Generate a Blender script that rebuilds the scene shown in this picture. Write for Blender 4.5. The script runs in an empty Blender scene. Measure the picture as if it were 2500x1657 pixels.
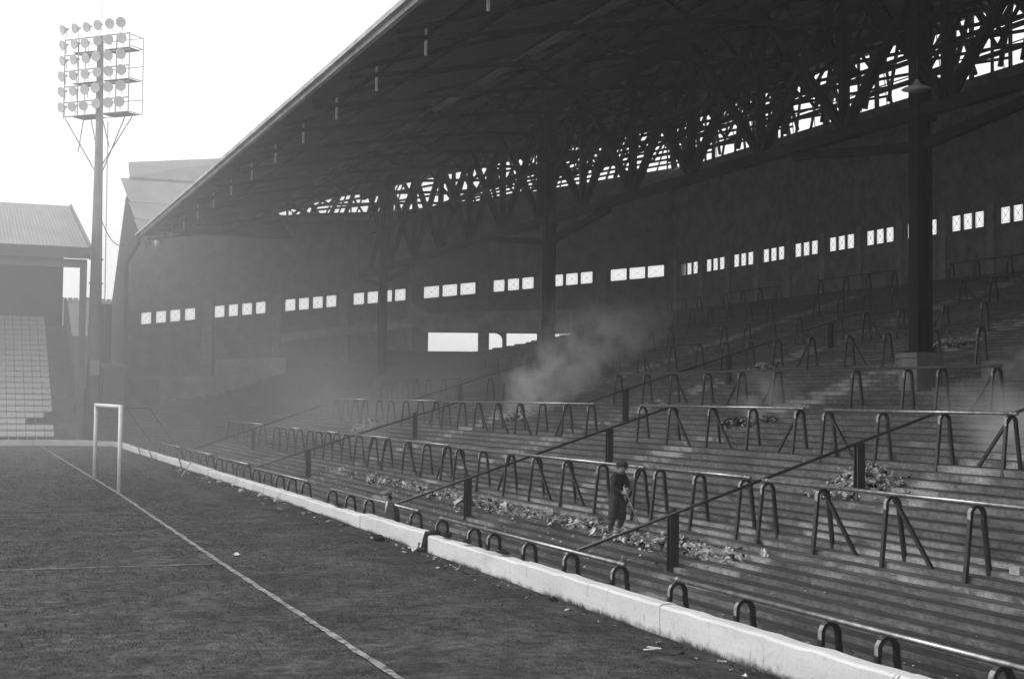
import bpy, math, random
from mathutils import Vector, Matrix
random.seed(7)
R_ = math.radians
scene = bpy.context.scene
C = bpy.data.collections.new("Scene"); scene.collection.children.link(C)

# ------------------------------------------------------------------ camera, world, sun, exposure
YAW, PIT, ROL = R_(21.4), .0423, .011
Fw = Vector((math.sin(YAW) * math.cos(PIT), math.cos(YAW) * math.cos(PIT), math.sin(PIT)))
Rt0 = Vector((math.cos(YAW), -math.sin(YAW), 0)); Up0 = Rt0.cross(Fw)
Rt = Rt0 * math.cos(ROL) + Up0 * math.sin(ROL); Up = Up0 * math.cos(ROL) - Rt0 * math.sin(ROL)
cam = bpy.data.objects.new("camera", bpy.data.cameras.new("camera")); C.objects.link(cam)
cam.matrix_world = Matrix(((Rt.x, Up.x, -Fw.x, 0), (Rt.y, Up.y, -Fw.y, 0), (Rt.z, Up.z, -Fw.z, 2.763), (0, 0, 0, 1)))
cam.data.lens = 50.0; cam.data.sensor_width = 36; cam.data.clip_end = 2000; cam.data.clip_start = .1
scene.camera = cam

SUN_EL, SUN_BRG = R_(40), R_(-62)            # bearing measured clockwise from +Y
world = bpy.data.worlds.new("World"); scene.world = world; world.use_nodes = True
wn = world.node_tree.nodes; wl = world.node_tree.links
sky = wn.new("ShaderNodeTexSky"); sky.sky_type = 'NISHITA'; sky.sun_disc = False
sky.sun_elevation = SUN_EL; sky.sun_rotation = SUN_BRG
sky.air_density = 1.0; sky.dust_density = 6.0; sky.ozone_density = 1.0
bw = wn.new("ShaderNodeRGBToBW")
wl.new(sky.outputs[0], bw.inputs[0])
veil = wn.new("ShaderNodeMath"); veil.operation = 'MULTIPLY_ADD'     # bright even cloud over a little of the clear-sky gradient
veil.inputs[1].default_value = .3; veil.inputs[2].default_value = 7.2
wl.new(bw.outputs[0], veil.inputs[0])
wl.new(veil.outputs[0], wn["Background"].inputs[0]); wn["Background"].inputs[1].default_value = .15
sun = bpy.data.objects.new("sun", bpy.data.lights.new("sun", 'SUN')); C.objects.link(sun)
sun.data.energy = 1.1; sun.data.angle = R_(14); sun.data.color = (1, 1, 1)
sd = Vector((math.sin(SUN_BRG) * math.cos(SUN_EL), math.cos(SUN_BRG) * math.cos(SUN_EL), math.sin(SUN_EL)))
sun.rotation_euler = sd.to_track_quat('Z', 'Y').to_euler()
scene.view_settings.view_transform = 'Standard'; scene.view_settings.look = 'None'
scene.view_settings.exposure = 0.0; scene.view_settings.gamma = 1; scene.view_settings.use_curve_mapping = False
cy = scene.cycles
cy.max_bounces = 6; cy.diffuse_bounces = 4; cy.glossy_bounces = 2; cy.transmission_bounces = 4
cy.transparent_max_bounces = 16; cy.volume_bounces = 2
cy.sample_clamp_indirect = 4
cy.use_adaptive_sampling = False
cy.use_denoising = True; cy.denoising_prefilter = 'NONE'; cy.denoising_input_passes = 'RGB_ALBEDO_NORMAL'
HAZE = .0013

# ------------------------------------------------------------------ materials (a black and white world)
MATS = {}
def mat(name, v, var=.3, scale=3.0, rough=.8, spec=.3, metal=0., stretch=(1, 1, 1), detail=6, bump=0., bscale=None, v2=None, fine=.25):
    if name in MATS: return MATS[name]
    m = bpy.data.materials.new(name); m.use_nodes = True; MATS[name] = m
    n, l = m.node_tree.nodes, m.node_tree.links
    b = n["Principled BSDF"]
    tc = n.new("ShaderNodeTexCoord"); mp = n.new("ShaderNodeMapping"); mp.inputs['Scale'].default_value = stretch
    l.new(tc.outputs['Object'], mp.inputs[0])
    no = n.new("ShaderNodeTexNoise"); no.inputs['Scale'].default_value = scale; no.inputs['Detail'].default_value = detail
    no.inputs['Roughness'].default_value = .62
    l.new(mp.outputs[0], no.inputs['Vector'])
    n2 = n.new("ShaderNodeTexNoise"); n2.inputs['Scale'].default_value = scale * 9; n2.inputs['Detail'].default_value = 4
    l.new(mp.outputs[0], n2.inputs['Vector'])
    mx = n.new("ShaderNodeMath"); mx.operation = 'MULTIPLY_ADD'; mx.inputs[1].default_value = fine
    l.new(n2.outputs[0], mx.inputs[0]); l.new(no.outputs[0], mx.inputs[2])
    cr = n.new("ShaderNodeValToRGB")
    lo = v * (1 - var); hi = v * (1 + var) if v2 is None else v2
    cr.color_ramp.elements[0].position = .36 + fine * .5; cr.color_ramp.elements[0].color = (lo, lo, lo, 1)
    cr.color_ramp.elements[1].position = .64 + fine * .5; cr.color_ramp.elements[1].color = (hi, hi, hi, 1)
    l.new(mx.outputs[0], cr.inputs[0]); l.new(cr.outputs[0], b.inputs['Base Color'])
    b.inputs['Roughness'].default_value = rough; b.inputs['Specular IOR Level'].default_value = spec; b.inputs['Metallic'].default_value = metal
    if bump:
        bp = n.new("ShaderNodeBump"); bp.inputs['Strength'].default_value = bump; bp.inputs['Distance'].default_value = .02
        nb = n.new("ShaderNodeTexNoise"); nb.inputs['Scale'].default_value = bscale or scale * 8; nb.inputs['Detail'].default_value = 8
        l.new(tc.outputs['Object'], nb.inputs['Vector']); l.new(nb.outputs[0], bp.inputs['Height']); l.new(bp.outputs[0], b.inputs['Normal'])
    return m

iron = mat('dark_iron', .014, .4, 6, .38, .7)
iron_worn_glint = mat('worn_iron_glint', .3, .5, 14, .5, .5)  # worn iron with a sky highlight put into its colour
iron_rail = mat('worn_rail', .3, .4, 5, .34, .6, .7)
iron_far = mat('grey_rail', .07, .3, 5, .5, .4)
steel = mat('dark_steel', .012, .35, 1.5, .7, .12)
plaster = mat('dark_wall', .26, .22, 1.6, .9, .1, fine=.6)
concrete = mat('pale_concrete', .5, .25, .8, .9, .2, bump=.2)
conc_dk = mat('grey_concrete', .17, .3, 1.2, .9, .2, bump=.3)
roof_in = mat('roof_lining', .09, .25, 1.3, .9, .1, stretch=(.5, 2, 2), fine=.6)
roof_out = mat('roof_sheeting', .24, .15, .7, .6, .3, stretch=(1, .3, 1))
fascia_m = mat('fascia_board', .42, .25, 1.5, .7, .3)
galv = mat('galvanised', .2, .2, 3, .5, .4, .3)
lampm = mat('lamp_alloy', .42, .25, 3, .4, .5, .3)
white = mat('white_paint', .72, .08, 3, .45, .4)
seat_m = mat('seat_plastic', .74, .12, 2, .5, .3)
deck_m = mat('seat_deck', .15, .3, 1.2, .9, .2)
dark_in = mat('stand_dark', .06, .3, .5, .9, .1)
brick_m = mat('far_brick', .13, .25, 3, .9, .1)
slate_m = mat('far_slate', .17, .2, 3, .8, .2)
cloth_dk = mat('dark_cloth', .02, .4, 12, .95, .1, bump=.5)
sweater_m = mat('dark_wool', .035, .35, 20, .95, .1, bump=.6)
trouser_m = mat('grey_serge', .06, .35, 14, .95, .1, bump=.5)
coat_m = mat('grey_tweed', .12, .4, 30, .95, .1, bump=.6)
skin_m = mat('skin', .38, .12, 8, .6, .3)
hair_m = mat('hair', .03, .4, 40, .7, .3)
boot_m = mat('boots', .03, .3, 8, .5, .4)
paper_m = mat('newsprint', .55, .35, 9, .9, .1, v2=.72)
paper_g = mat('old_newsprint', .3, .4, 9, .9, .1)
char_m = mat('burnt_paper', .02, .5, 9, .95, .1)
wood_m = mat('pale_wood', .4, .3, 6, .7, .2)
chalk_m = mat('chalk_line', .24, .6, 7, .95, .05, v2=.42, fine=.7)

def ter_mat():
    """terrace concrete: dark trodden treads, risers painted lighter as if side-lit, pale patches worn on the stairs"""
    m = bpy.data.materials.new('terrace_concrete'); m.use_nodes = True
    n, l = m.node_tree.nodes, m.node_tree.links; b = n["Principled BSDF"]
    b.inputs['Roughness'].default_value = .9; b.inputs['Specular IOR Level'].default_value = .2
    tc = n.new("ShaderNodeTexCoord")
    def noise(sc, st, det=6, ro=.6):
        mp = n.new("ShaderNodeMapping"); mp.inputs['Scale'].default_value = st; l.new(tc.outputs['Object'], mp.inputs[0])
        x = n.new("ShaderNodeTexNoise"); x.inputs['Scale'].default_value = sc; x.inputs['Detail'].default_value = det; x.inputs['Roughness'].default_value = ro
        l.new(mp.outputs[0], x.inputs['Vector']); return x.outputs[0]
    def math_(op, a, c=None, d=None, cl=False):
        x = n.new("ShaderNodeMath"); x.operation = op; x.use_clamp = cl
        for i, q in enumerate((a, c, d)):
            if q is None: continue
            if isinstance(q, (int, float)): x.inputs[i].default_value = q
            else: l.new(q, x.inputs[i])
        return x.outputs[0]
    def ramp(a, p0, p1, v0=0, v1=1):
        x = n.new("ShaderNodeMapRange"); x.inputs[1].default_value = p0; x.inputs[2].default_value = p1
        x.inputs[3].default_value = v0; x.inputs[4].default_value = v1; l.new(a, x.inputs[0]); return x.outputs[0]
    sp = n.new("ShaderNodeSeparateXYZ"); l.new(tc.outputs['Object'], sp.inputs[0])
    X, Y = sp.outputs[0], sp.outputs[1]
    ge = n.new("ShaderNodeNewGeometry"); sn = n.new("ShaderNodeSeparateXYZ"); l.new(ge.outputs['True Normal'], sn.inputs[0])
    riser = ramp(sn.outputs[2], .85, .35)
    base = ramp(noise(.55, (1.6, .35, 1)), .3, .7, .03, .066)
    base = math_('MULTIPLY', base, math_('MULTIPLY_ADD', riser, 1.5, 1.0))  # light from the open front put into the riser colour
    base = math_('MULTIPLY', base, ramp(noise(14, (1, .6, 1), 8, .7), .3, .7, .45, 1.55))
    base = math_('MULTIPLY', base, ramp(noise(2.2, (2.5, .5, 1), 5), .35, .65, .72, 1.2))
    # pale patches: worn stairs beside the sloping fences, and a paler band of lower steps
    pale_mask = None
    for ya, k, w in ((22.0, .10, .9), (32.4, .30, .9), (41.0, .3, .8), (49.6, .42, .8)):
        line = math_('MULTIPLY_ADD', math_('SUBTRACT', X, 11.0), k, ya - .9)
        dd = math_('ABSOLUTE', math_('SUBTRACT', Y, line))
        q = ramp(dd, w * 1.25, w * .75)
        pale_mask = q if pale_mask is None else math_('MAXIMUM', pale_mask, q)
    band = math_('MULTIPLY', ramp(math_('ABSOLUTE', math_('SUBTRACT', X, 13.55)), 1.15, .65), ramp(Y, 42, 30))
    pale_mask = math_('MAXIMUM', pale_mask, math_('MULTIPLY', band, .9))
    patch = ramp(noise(.8, (5, .55, 1), 6, .7), .46, .56)
    pale_mask = math_('MULTIPLY', pale_mask, patch)
    pale_mask = math_('MAXIMUM', pale_mask, math_('MULTIPLY', ramp(noise(.45, (4, .5, 1), 7, .7), .56, .68), .25))
    pale_mask = math_('MULTIPLY', pale_mask, math_('MULTIPLY_ADD', riser, .8, .2))
    pale_mask = math_('MULTIPLY', pale_mask, ramp(noise(16, (1, 1, 1), 6, .7), .35, .6, .35, 1))
    mix = n.new("ShaderNodeMix"); l.new(pale_mask, mix.inputs[0]); l.new(base, mix.inputs[2]); mix.inputs[3].default_value = .42
    cb = n.new("ShaderNodeCombineColor")
    for i in range(3): l.new(mix.outputs[0], cb.inputs[i])
    l.new(cb.outputs[0], b.inputs['Base Color'])
    bp = n.new("ShaderNodeBump"); bp.inputs['Strength'].default_value = .35; bp.inputs['Distance'].default_value = .02
    l.new(noise(9, (1, 1, 1), 8, .7), bp.inputs['Height']); l.new(bp.outputs[0], b.inputs['Normal'])
    return m
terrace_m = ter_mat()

def pitch_mat():
    m = bpy.data.materials.new('turf'); m.use_nodes = True
    n, l = m.node_tree.nodes, m.node_tree.links; b = n["Principled BSDF"]
    b.inputs['Roughness'].default_value = .95; b.inputs['Specular IOR Level'].default_value = .1
    tc = n.new("ShaderNodeTexCoord"); sp = n.new("ShaderNodeSeparateXYZ"); l.new(tc.outputs['Object'], sp.inputs[0])
    def noise(sc, det=8, ro=.65):
        x = n.new("ShaderNodeTexNoise"); x.inputs['Scale'].default_value = sc; x.inputs['Detail'].default_value = det; x.inputs['Roughness'].default_value = ro
        l.new(tc.outputs['Object'], x.inputs['Vector']); return x.outputs[0]
    def ramp(a, p0, p1, v0, v1):
        x = n.new("ShaderNodeMapRange"); x.inputs[1].default_value = p0; x.inputs[2].default_value = p1
        x.inputs[3].default_value = v0; x.inputs[4].default_value = v1; l.new(a, x.inputs[0]); return x.outputs[0]
    def mul(a, c):
        x = n.new("ShaderNodeMath"); x.operation = 'MULTIPLY'; l.new(a, x.inputs[0]); l.new(c, x.inputs[1]); return x.outputs[0]
    v = ramp(noise(.35), .35, .65, .055, .09)
    v = mul(v, ramp(noise(5), .35, .65, .5, 1.45))
    v = mul(v, ramp(noise(1.4), .38, .62, .75, 1.22))
    v = mul(v, ramp(noise(45, 4), .3, .7, .5, 1.5))
    # cinder edge along the wall
    ad = n.new("ShaderNodeMath"); ad.operation = 'MULTIPLY_ADD'; ad.inputs[1].default_value = 1.2; l.new(noise(1.3), ad.inputs[0]); l.new(sp.outputs[0], ad.inputs[2])
    v = mul(v, ramp(ad.outputs[0], 7.2, 8.0, 1, .68))
    cb = n.new("ShaderNodeCombineColor")
    for i in range(3): l.new(v, cb.inputs[i])
    l.new(cb.outputs[0], b.inputs['Base Color'])
    bp = n.new("ShaderNodeBump"); bp.inputs['Strength'].default_value = .7; bp.inputs['Distance'].default_value = .03
    l.new(noise(22, 6), bp.inputs['Height']); l.new(bp.outputs[0], b.inputs['Normal'])
    return m
turf_m = pitch_mat()

def wallmat():
    m = bpy.data.materials.new('whitewash'); m.use_nodes = True
    n, l = m.node_tree.nodes, m.node_tree.links; b = n["Principled BSDF"]
    b.inputs['Roughness'].default_value = .85; b.inputs['Specular IOR Level'].default_value = .2
    tc = n.new("ShaderNodeTexCoord"); ge = n.new("ShaderNodeNewGeometry")
    sp = n.new("ShaderNodeSeparateXYZ"); l.new(ge.outputs['Position'], sp.inputs[0])
    def noise(sc, st=(1, 1, 1), det=7, ro=.65):
        mp = n.new("ShaderNodeMapping"); mp.inputs['Scale'].default_value = st; l.new(ge.outputs['Position'], mp.inputs[0])
        x = n.new("ShaderNodeTexNoise"); x.inputs['Scale'].default_value = sc; x.inputs['Detail'].default_value = det; x.inputs['Roughness'].default_value = ro
        l.new(mp.outputs[0], x.inputs['Vector']); return x.outputs[0]
    def mr(a, p0, p1, v0, v1):
        x = n.new("ShaderNodeMapRange"); x.inputs[1].default_value = p0; x.inputs[2].default_value = p1
        x.inputs[3].default_value = v0; x.inputs[4].default_value = v1; l.new(a, x.inputs[0]); return x.outputs[0]
    def mm(op, a, c):
        x = n.new("ShaderNodeMath"); x.operation = op; l.new(a, x.inputs[0])
        if isinstance(c, (int, float)): x.inputs[1].default_value = c
        else: l.new(c, x.inputs[1])
        return x.outputs[0]
    v = mr(noise(1.1, (1, .5, 3)), .3, .7, .55, .72)
    v = mm('MULTIPLY', v, mr(noise(26), .25, .5, .8, 1.0))
    # splashed mud along the foot and soot blots
    foot = mm('ADD', sp.outputs[2], mm('MULTIPLY', noise(5.5, (1, 1, 1)), -.34))
    v = mm('MULTIPLY', v, mr(foot, -.27, -.17, .3, 1))
    v = mm('MULTIPLY', v, mr(noise(.33, (1, 1, 2), 5, .6), .62, .74, 1, .55))
    v = mm('MULTIPLY', v, mr(noise(6, (1, 2.5, .5), 6, .7), .6, .7, 1, .5))
    cb = n.new("ShaderNodeCombineColor")
    for i in range(3): l.new(v, cb.inputs[i])
    l.new(cb.outputs[0], b.inputs['Base Color'])
    bp = n.new("ShaderNodeBump"); bp.inputs['Strength'].default_value = .3; bp.inputs['Distance'].default_value = .02
    l.new(noise(12), bp.inputs['Height']); l.new(bp.outputs[0], b.inputs['Normal'])
    return m
wash_m = wallmat()

def glass_mat():
    m = bpy.data.materials.new('wired_glass'); m.use_nodes = True
    n, l = m.node_tree.nodes, m.node_tree.links; n.remove(n["Principled BSDF"])
    t = n.new("ShaderNodeBsdfTransparent"); t.inputs[0].default_value = (.93, .93, .93, 1)
    g = n.new("ShaderNodeBsdfGlossy"); g.inputs['Roughness'].default_value = .15
    x = n.new("ShaderNodeMixShader"); x.inputs[0].default_value = .05
    l.new(t.outputs[0], x.inputs[1]); l.new(g.outputs[0], x.inputs[2]); l.new(x.outputs[0], n["Material Output"].inputs[0])
    return m
glass_m = glass_mat()

# ------------------------------------------------------------------ mesh helpers
class MB:
    def __init__(s): s.v, s.f, s.mi = [], [], []
    def face(s, pts, mi=0):
        i = len(s.v); s.v += [tuple(p) for p in pts]; s.f.append(tuple(range(i, i + len(pts)))); s.mi.append(mi)
    def box(s, a, b, mi=0):
        (x0, y0, z0), (x1, y1, z1) = a, b
        s.hexa([(x0, y0, z0), (x1, y0, z0), (x1, y1, z0), (x0, y1, z0), (x0, y0, z1), (x1, y0, z1), (x1, y1, z1), (x0, y1, z1)], mi)
    def hexa(s, p, mi=0):
        i = len(s.v); s.v += [tuple(q) for q in p]
        for q in ((3, 2, 1, 0), (4, 5, 6, 7), (0, 1, 5, 4), (1, 2, 6, 5), (2, 3, 7, 6), (3, 0, 4, 7)):
            s.f.append(tuple(i + k for k in q)); s.mi.append(mi)
    def beam(s, a, b, w, h, up=(0, 0, 1), mi=0):
        a, b = Vector(a), Vector(b); d = (b - a).normalized(); u = Vector(up)
        if abs(d.dot(u)) > .98: u = Vector((1, 0, 0))
        sx = d.cross(u).normalized() * w / 2; sz = sx.cross(d).normalized() * h / 2
        s.hexa([a - sx - sz, a + sx - sz, a + sx + sz, a - sx + sz, b - sx - sz, b + sx - sz, b + sx + sz, b - sx + sz], mi)
    def tube(s, pts, r, n=8, mi=0, cap=True):
        pts = [Vector(p) for p in pts]; rr = r if isinstance(r, (list, tuple)) else [r] * len(pts)
        base = len(s.v)
        for i, p in enumerate(pts):
            d = (pts[min(i + 1, len(pts) - 1)] - pts[max(i - 1, 0)]).normalized()
            u = Vector((0, 0, 1)) if abs(d.z) < .95 else Vector((1, 0, 0))
            sx = d.cross(u).normalized(); sy = sx.cross(d)
            for k in range(n):
                an = 2 * math.pi * k / n
                s.v.append(tuple(p + sx * math.cos(an) * rr[i] + sy * math.sin(an) * rr[i]))
        for i in range(len(pts) - 1):
            for k in range(n):
                k2 = (k + 1) % n
                s.f.append((base + i * n + k, base + i * n + k2, base + (i + 1) * n + k2, base + (i + 1) * n + k)); s.mi.append(mi)
        if cap:
            s.f.append(tuple(base + k for k in range(n))[::-1]); s.mi.append(mi)
            e = base + (len(pts) - 1) * n; s.f.append(tuple(e + k for k in range(n))); s.mi.append(mi)
    def data(s, name, mats, smooth=False):
        me = bpy.data.meshes.new(name); me.from_pydata(s.v, [], s.f)
        for m in (mats if isinstance(mats, (list, tuple)) else [mats]): me.materials.append(m)
        if any(s.mi): me.polygons.foreach_set('material_index', s.mi)
        if smooth: me.polygons.foreach_set('use_smooth', [True] * len(s.f))
        me.update(); return me
    def build(s, name, mats, parent=None, smooth=False, loc=(0, 0, 0)):
        return link(name, s.data(name, mats, smooth), parent, loc)
def link(name, me, parent=None, loc=(0, 0, 0), rot=None):
    o = bpy.data.objects.new(name, me); C.objects.link(o); o.location = loc
    if rot: o.rotation_euler = rot
    if parent: o.parent = parent
    return o
def tag(o, label=None, cat=None, group=None, kind=None):
    if label: o['label'] = label
    if cat: o['category'] = cat
    if group: o['group'] = group
    if kind: o['kind'] = kind
    return o
def thing(name, label, cat, loc=(0, 0, 0), group=None):
    o = bpy.data.objects.new(name, None); C.objects.link(o); o.location = loc; o.empty_display_size = .3
    return tag(o, label, cat, group)

# ------------------------------------------------------------------ the terrace: plan curve and section
S, X0, Z0 = .265, 9.0, -.85
WX, CXc, CYc, CR = 8.1, 4.1, 77.3, 4.0
def terz(X): return Z0 + S * (X - X0)
SY, CYw = math.sin(YAW), math.cos(YAW)
def endY(X, d=98.9): return (d - X * SY) / CYw
def path(dx, y0=-9.0, maxphi=R_(75)):
    """points along the row that runs dx behind the pitch wall, straight then round the corner"""
    out = []; X = WX + dx; y = y0
    while y < CYc:
        if X * SY + y * CYw > 98.6: return out + [(X, endY(X, 98.6))]
        out.append((X, y)); y += 1.1
    phi = 0
    while phi <= maxphi + 1e-6:
        x, yy = CXc + (CR + dx) * math.cos(phi), CYc + (CR + dx) * math.sin(phi)
        if terz(X) > 5.9 and x < 39.9 and x * SY + yy * CYw > 94.6: break
        if x * SY + yy * CYw > 98.6 or (x < 21.2 and yy > 92.5 + max(0, (x - 16.2) * .68)): break
        out.append((x, yy)); phi += R_(3) if dx < 6 else R_(1)
    return out

# ground, pitch
g = MB(); g.face([(-68, -26, -1.0), (72, -26, -1.0), (72, 136, -1.0), (-68, 136, -1.0)])
tag(g.build('ground', mat('dirt', .08, .3, .4)), kind='structure')
def edge_z(Y): return -.12 + .18 * min(1, max(0, (Y - 11) / 26))
xs = [-66, -50, -35, -24, -16, -11, -8, -6, -4] + [-3 + .5 * i for i in range(20)] + [7.2, 7.6, 7.9, 8.12]
ys = [-25, -15, -8, -3] + [0 + .6 * i for i in range(60)] + [37 + 1.5 * i for i in range(29)] + [81.4]
p = MB(); rnd = random.Random(3)
for Y in ys:
    for X in xs:
        t = min(1, max(0, (X - 6.9) / 1.0))
        p.v.append((X, Y, t * edge_z(Y) + (rnd.uniform(-.012, .012) if -3 < X < 8 and Y > 0 else 0)))
nx = len(xs)
for j in range(len(ys) - 1):
    for i in range(nx - 1):
        a = j * nx + i; p.f.append((a, a + 1, a + nx + 1, a + nx)); p.mi.append(0)
tag(p.build('pitch', turf_m, smooth=True), 'dark worn turf of the football pitch', None, None, 'structure')
# grass blades
gr = MB(); rnd = random.Random(5)
for i in range(170000):
    Y = 8.5 + 66 * rnd.random() ** 2.1; X = rnd.uniform(.028 * Y - .6, 8.0)
    if X > 7.3 and rnd.random() < .75: continue
    a = rnd.uniform(0, 6.28); h = rnd.uniform(.01, .036); w = rnd.uniform(.0015, .004) * (1 + Y / 14); z = max(0, min(1, (X - 6.9))) * edge_z(Y) - .004
    lx, ly = rnd.uniform(-.03, .03), rnd.uniform(-.03, .03)
    k = len(gr.v); ca, sa = math.cos(a) * w, math.sin(a) * w
    gr.v += [(X - ca, Y - sa, z), (X + ca, Y + sa, z), (X + lx, Y + ly, z + h)]; gr.f.append((k, k + 1, k + 2)); gr.mi.append(0)
for i in range(9000):
    Y = 9 + 55 * rnd.random() ** 1.6; X = 8.09 - abs(rnd.gauss(0, .06)); z = edge_z(Y) - .01; h = rnd.uniform(.03, .11) * (.4 + .6 * (math.sin(Y * 2.3) * math.sin(Y * .9) > 0))
    k = len(gr.v); w = .004 * (1 + Y / 25); gr.v += [(X, Y - w, z), (X, Y + w, z), (X - rnd.uniform(0, .05), Y + rnd.uniform(-.05, .05), z + h)]; gr.f.append((k, k + 1, k + 2)); gr.mi.append(0)
def blade_mat():
    m = mat('grass_blade', .095, .4, 2.2, .9, .1, stretch=(1.6, .8, 1))
    return m
tag(gr.build('grass', blade_mat()), 'short muddy grass tufts on the pitch', None, None, 'stuff')

def line(name, pts, w, label):
    m = MB(); L = []
    for (ax, ay), (bx, by) in zip(pts, pts[1:]):
        n_ = max(2, int(math.hypot(bx - ax, by - ay) / .12))
        L += [(ax + (bx - ax) * i / n_, ay + (by - ay) * i / n_) for i in range(n_)]
    L.append(pts[-1]); d = Vector((pts[-1][0] - pts[0][0], pts[-1][1] - pts[0][1])).normalized(); nx_, ny_ = -d.y, d.x
    for i, (x, y) in enumerate(L):
        w1, w2 = w / 2 * (1 + .2 * math.sin(i * .7) + random.uniform(-.16, .16)), w / 2 * (1 + .2 * math.sin(i * .43 + 2) + random.uniform(-.16, .16))
        m.v += [(x + nx_ * w1, y + ny_ * w1, .017), (x - nx_ * w2, y - ny_ * w2, .017)]
        if i: k = 2 * i; m.f.append((k - 2, k - 1, k + 1, k)); m.mi.append(0)
    tag(m.build(name, chalk_m), label, None, None, 'structure')
line('goal_line', [(4.12, 4), (4.2, 24), (4.39, 41.3), (4.39, 48.6), (4.39, 80)], .085, 'chalk goal line running away past the goalposts')
line('penalty_line', [(-14, 23.9), (4.1, 23.7)], .05, 'faint chalk penalty area line')
line('goal_area_line', [(-2, 34.6), (4.2, 34.3)], .045, 'very faint chalk goal area line')

# terrace steps
terrace = thing('terrace', 'dark concrete standing terrace of long shallow steps rising under the stand roof', 'terrace')
terrace['kind'] = 'structure'
rnd = random.Random(11); x = 9.0; steps = []
while x < 46.3:
    t = .335 if x < 15 else .484
    steps.append((x, t)); x += t
def wob(seed):
    r = random.Random(seed); ph = [(r.uniform(.15, 1.4), r.uniform(0, 6.28), r.uniform(.2, 1)) for _ in range(5)]
    return lambda s_: sum(a * math.sin(f * s_ + q) for f, q, a in ph) / 3
for i, (x, t) in enumerate(steps):
    r = S * t; zt = terz(x + t / 2); P = path(x - WX)
    if len(P) < 2: continue
    wz, wx = wob(i), wob(i + 500); m = MB(); q = 0
    for j, (px, py) in enumerate(P):
        if py <= CYc: nx_, ny_ = 1.0, 0.0
        else:
            v = Vector((px - CXc, py - CYc)).normalized(); nx_, ny_ = v.x, v.y
        if j: q += math.hypot(px - P[j - 1][0], py - P[j - 1][1])
        dz, dx = wz(q) * .007, wx(q) * .009
        for ox, oz in ((.01, -r - .05), (0, -.022), (.02, 0), (t + .03, .002)):
            o_ = ox + (dx if ox < t else 0)
            m.v.append((px + nx_ * o_, py + ny_ * o_, zt + oz + dz))
        if j:
            k = len(m.v) - 8
            for c in range(3): m.f.append((k + c, k + 4 + c, k + 5 + c, k + 1 + c)); m.mi.append(0)
    # end cap skirt not needed: row ends meet the side walls
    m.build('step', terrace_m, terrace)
w = MB(); P = path(.2)
for j, (px, py) in enumerate(P):
    v = Vector((1, 0)) if py <= CYc else Vector((px - CXc, py - CYc)).normalized()
    w.v += [(px, py, -.85), (px + v.x * .9, py + v.y * .9, -.85)]
    if j: k = 2 * j; w.f.append((k - 2, k - 1, k + 1, k)); w.mi.append(0)
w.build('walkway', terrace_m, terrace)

# white perimeter wall, panel by panel
wall = thing('perimeter_wall', 'low whitewashed concrete wall between the pitch and the terrace, curving round the corner', 'wall')
def panel(pts, top, th=.24):
    """pts: pitch-side line of the panel; extrudes a wall section with rounded coping"""
    m = MB(); prof = [(0, -1.0), (0, -.03), (.025, -.004), (.06, .0), (th - .05, .0), (th - .02, -.006), (th, -.03), (th, -1.0)]
    for j, (px, py) in enumerate(pts):
        a, b = pts[max(0, j - 1)], pts[min(len(pts) - 1, j + 1)]
        d = Vector((b[0] - a[0], b[1] - a[1])).normalized(); nx_, ny_ = d.y, -d.x
        dz = random.uniform(-.012, .01); dx = random.uniform(-.009, .009)
        for ox, oz in prof: m.v.append((px + nx_ * (ox + dx), py + ny_ * (ox + dx), top + oz + dz if oz > -.5 else -1.0))
        if j:
            k = len(m.v) - 16
            for c in range(7): m.f.append((k + c, k + c + 1, k + 9 + c, k + 8 + c)); m.mi.append(0)
    n_ = len(m.v); m.f.append(tuple(range(8))[::-1]); m.f.append(tuple(range(n_ - 8, n_))); m.mi += [0, 0]
    m.build('wall_panel', wash_m, wall)
joints = [-8, -3.4, 1.4, 6.2, 10.9, 15.6, 20.26, 24.8, 29.4, 34.2, 39.5, 44.1, 48.7, 53.3, 58, 62.6, 67.2, 72, 77.2]
for a, b in zip(joints, joints[1:]):
    g0 = .06 if a == 24.8 else .006; g1 = .06 if b == 24.8 else .006
    n_ = 14; off = random.uniform(-.02, .02)
    panel([(WX + off * .6, a + g0 + (b - a - g0 - g1) * i / n_) for i in range(n_ + 1)], .3 + random.uniform(-.018, .018))
for k in range(4):
    panel([(CXc + CR * math.cos(R_(k * 22.5 + .1 + 22.3 * i / 6)), CYc + CR * math.sin(R_(k * 22.5 + .1 + 22.3 * i / 6))) for i in range(7)], .3 + random.uniform(-.01, .01))
for k in range(12):
    panel([(4.08 - 4.6 * k - 4.58 * i / 4, CYc + CR) for i in range(5)], .3 + random.uniform(-.012, .012))

# ------------------------------------------------------------------ the roofed stand over the terrace
stand = thing('grandstand', 'huge dark roofed stand over the standing terrace with lattice trusses and rows of small windows', 'grandstand')
def roofz(X): return 12.3 + .312 * (X - 10.2) if X < 24 else 16.606 + .24 * (X - 24)
XB = 46.5
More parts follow.
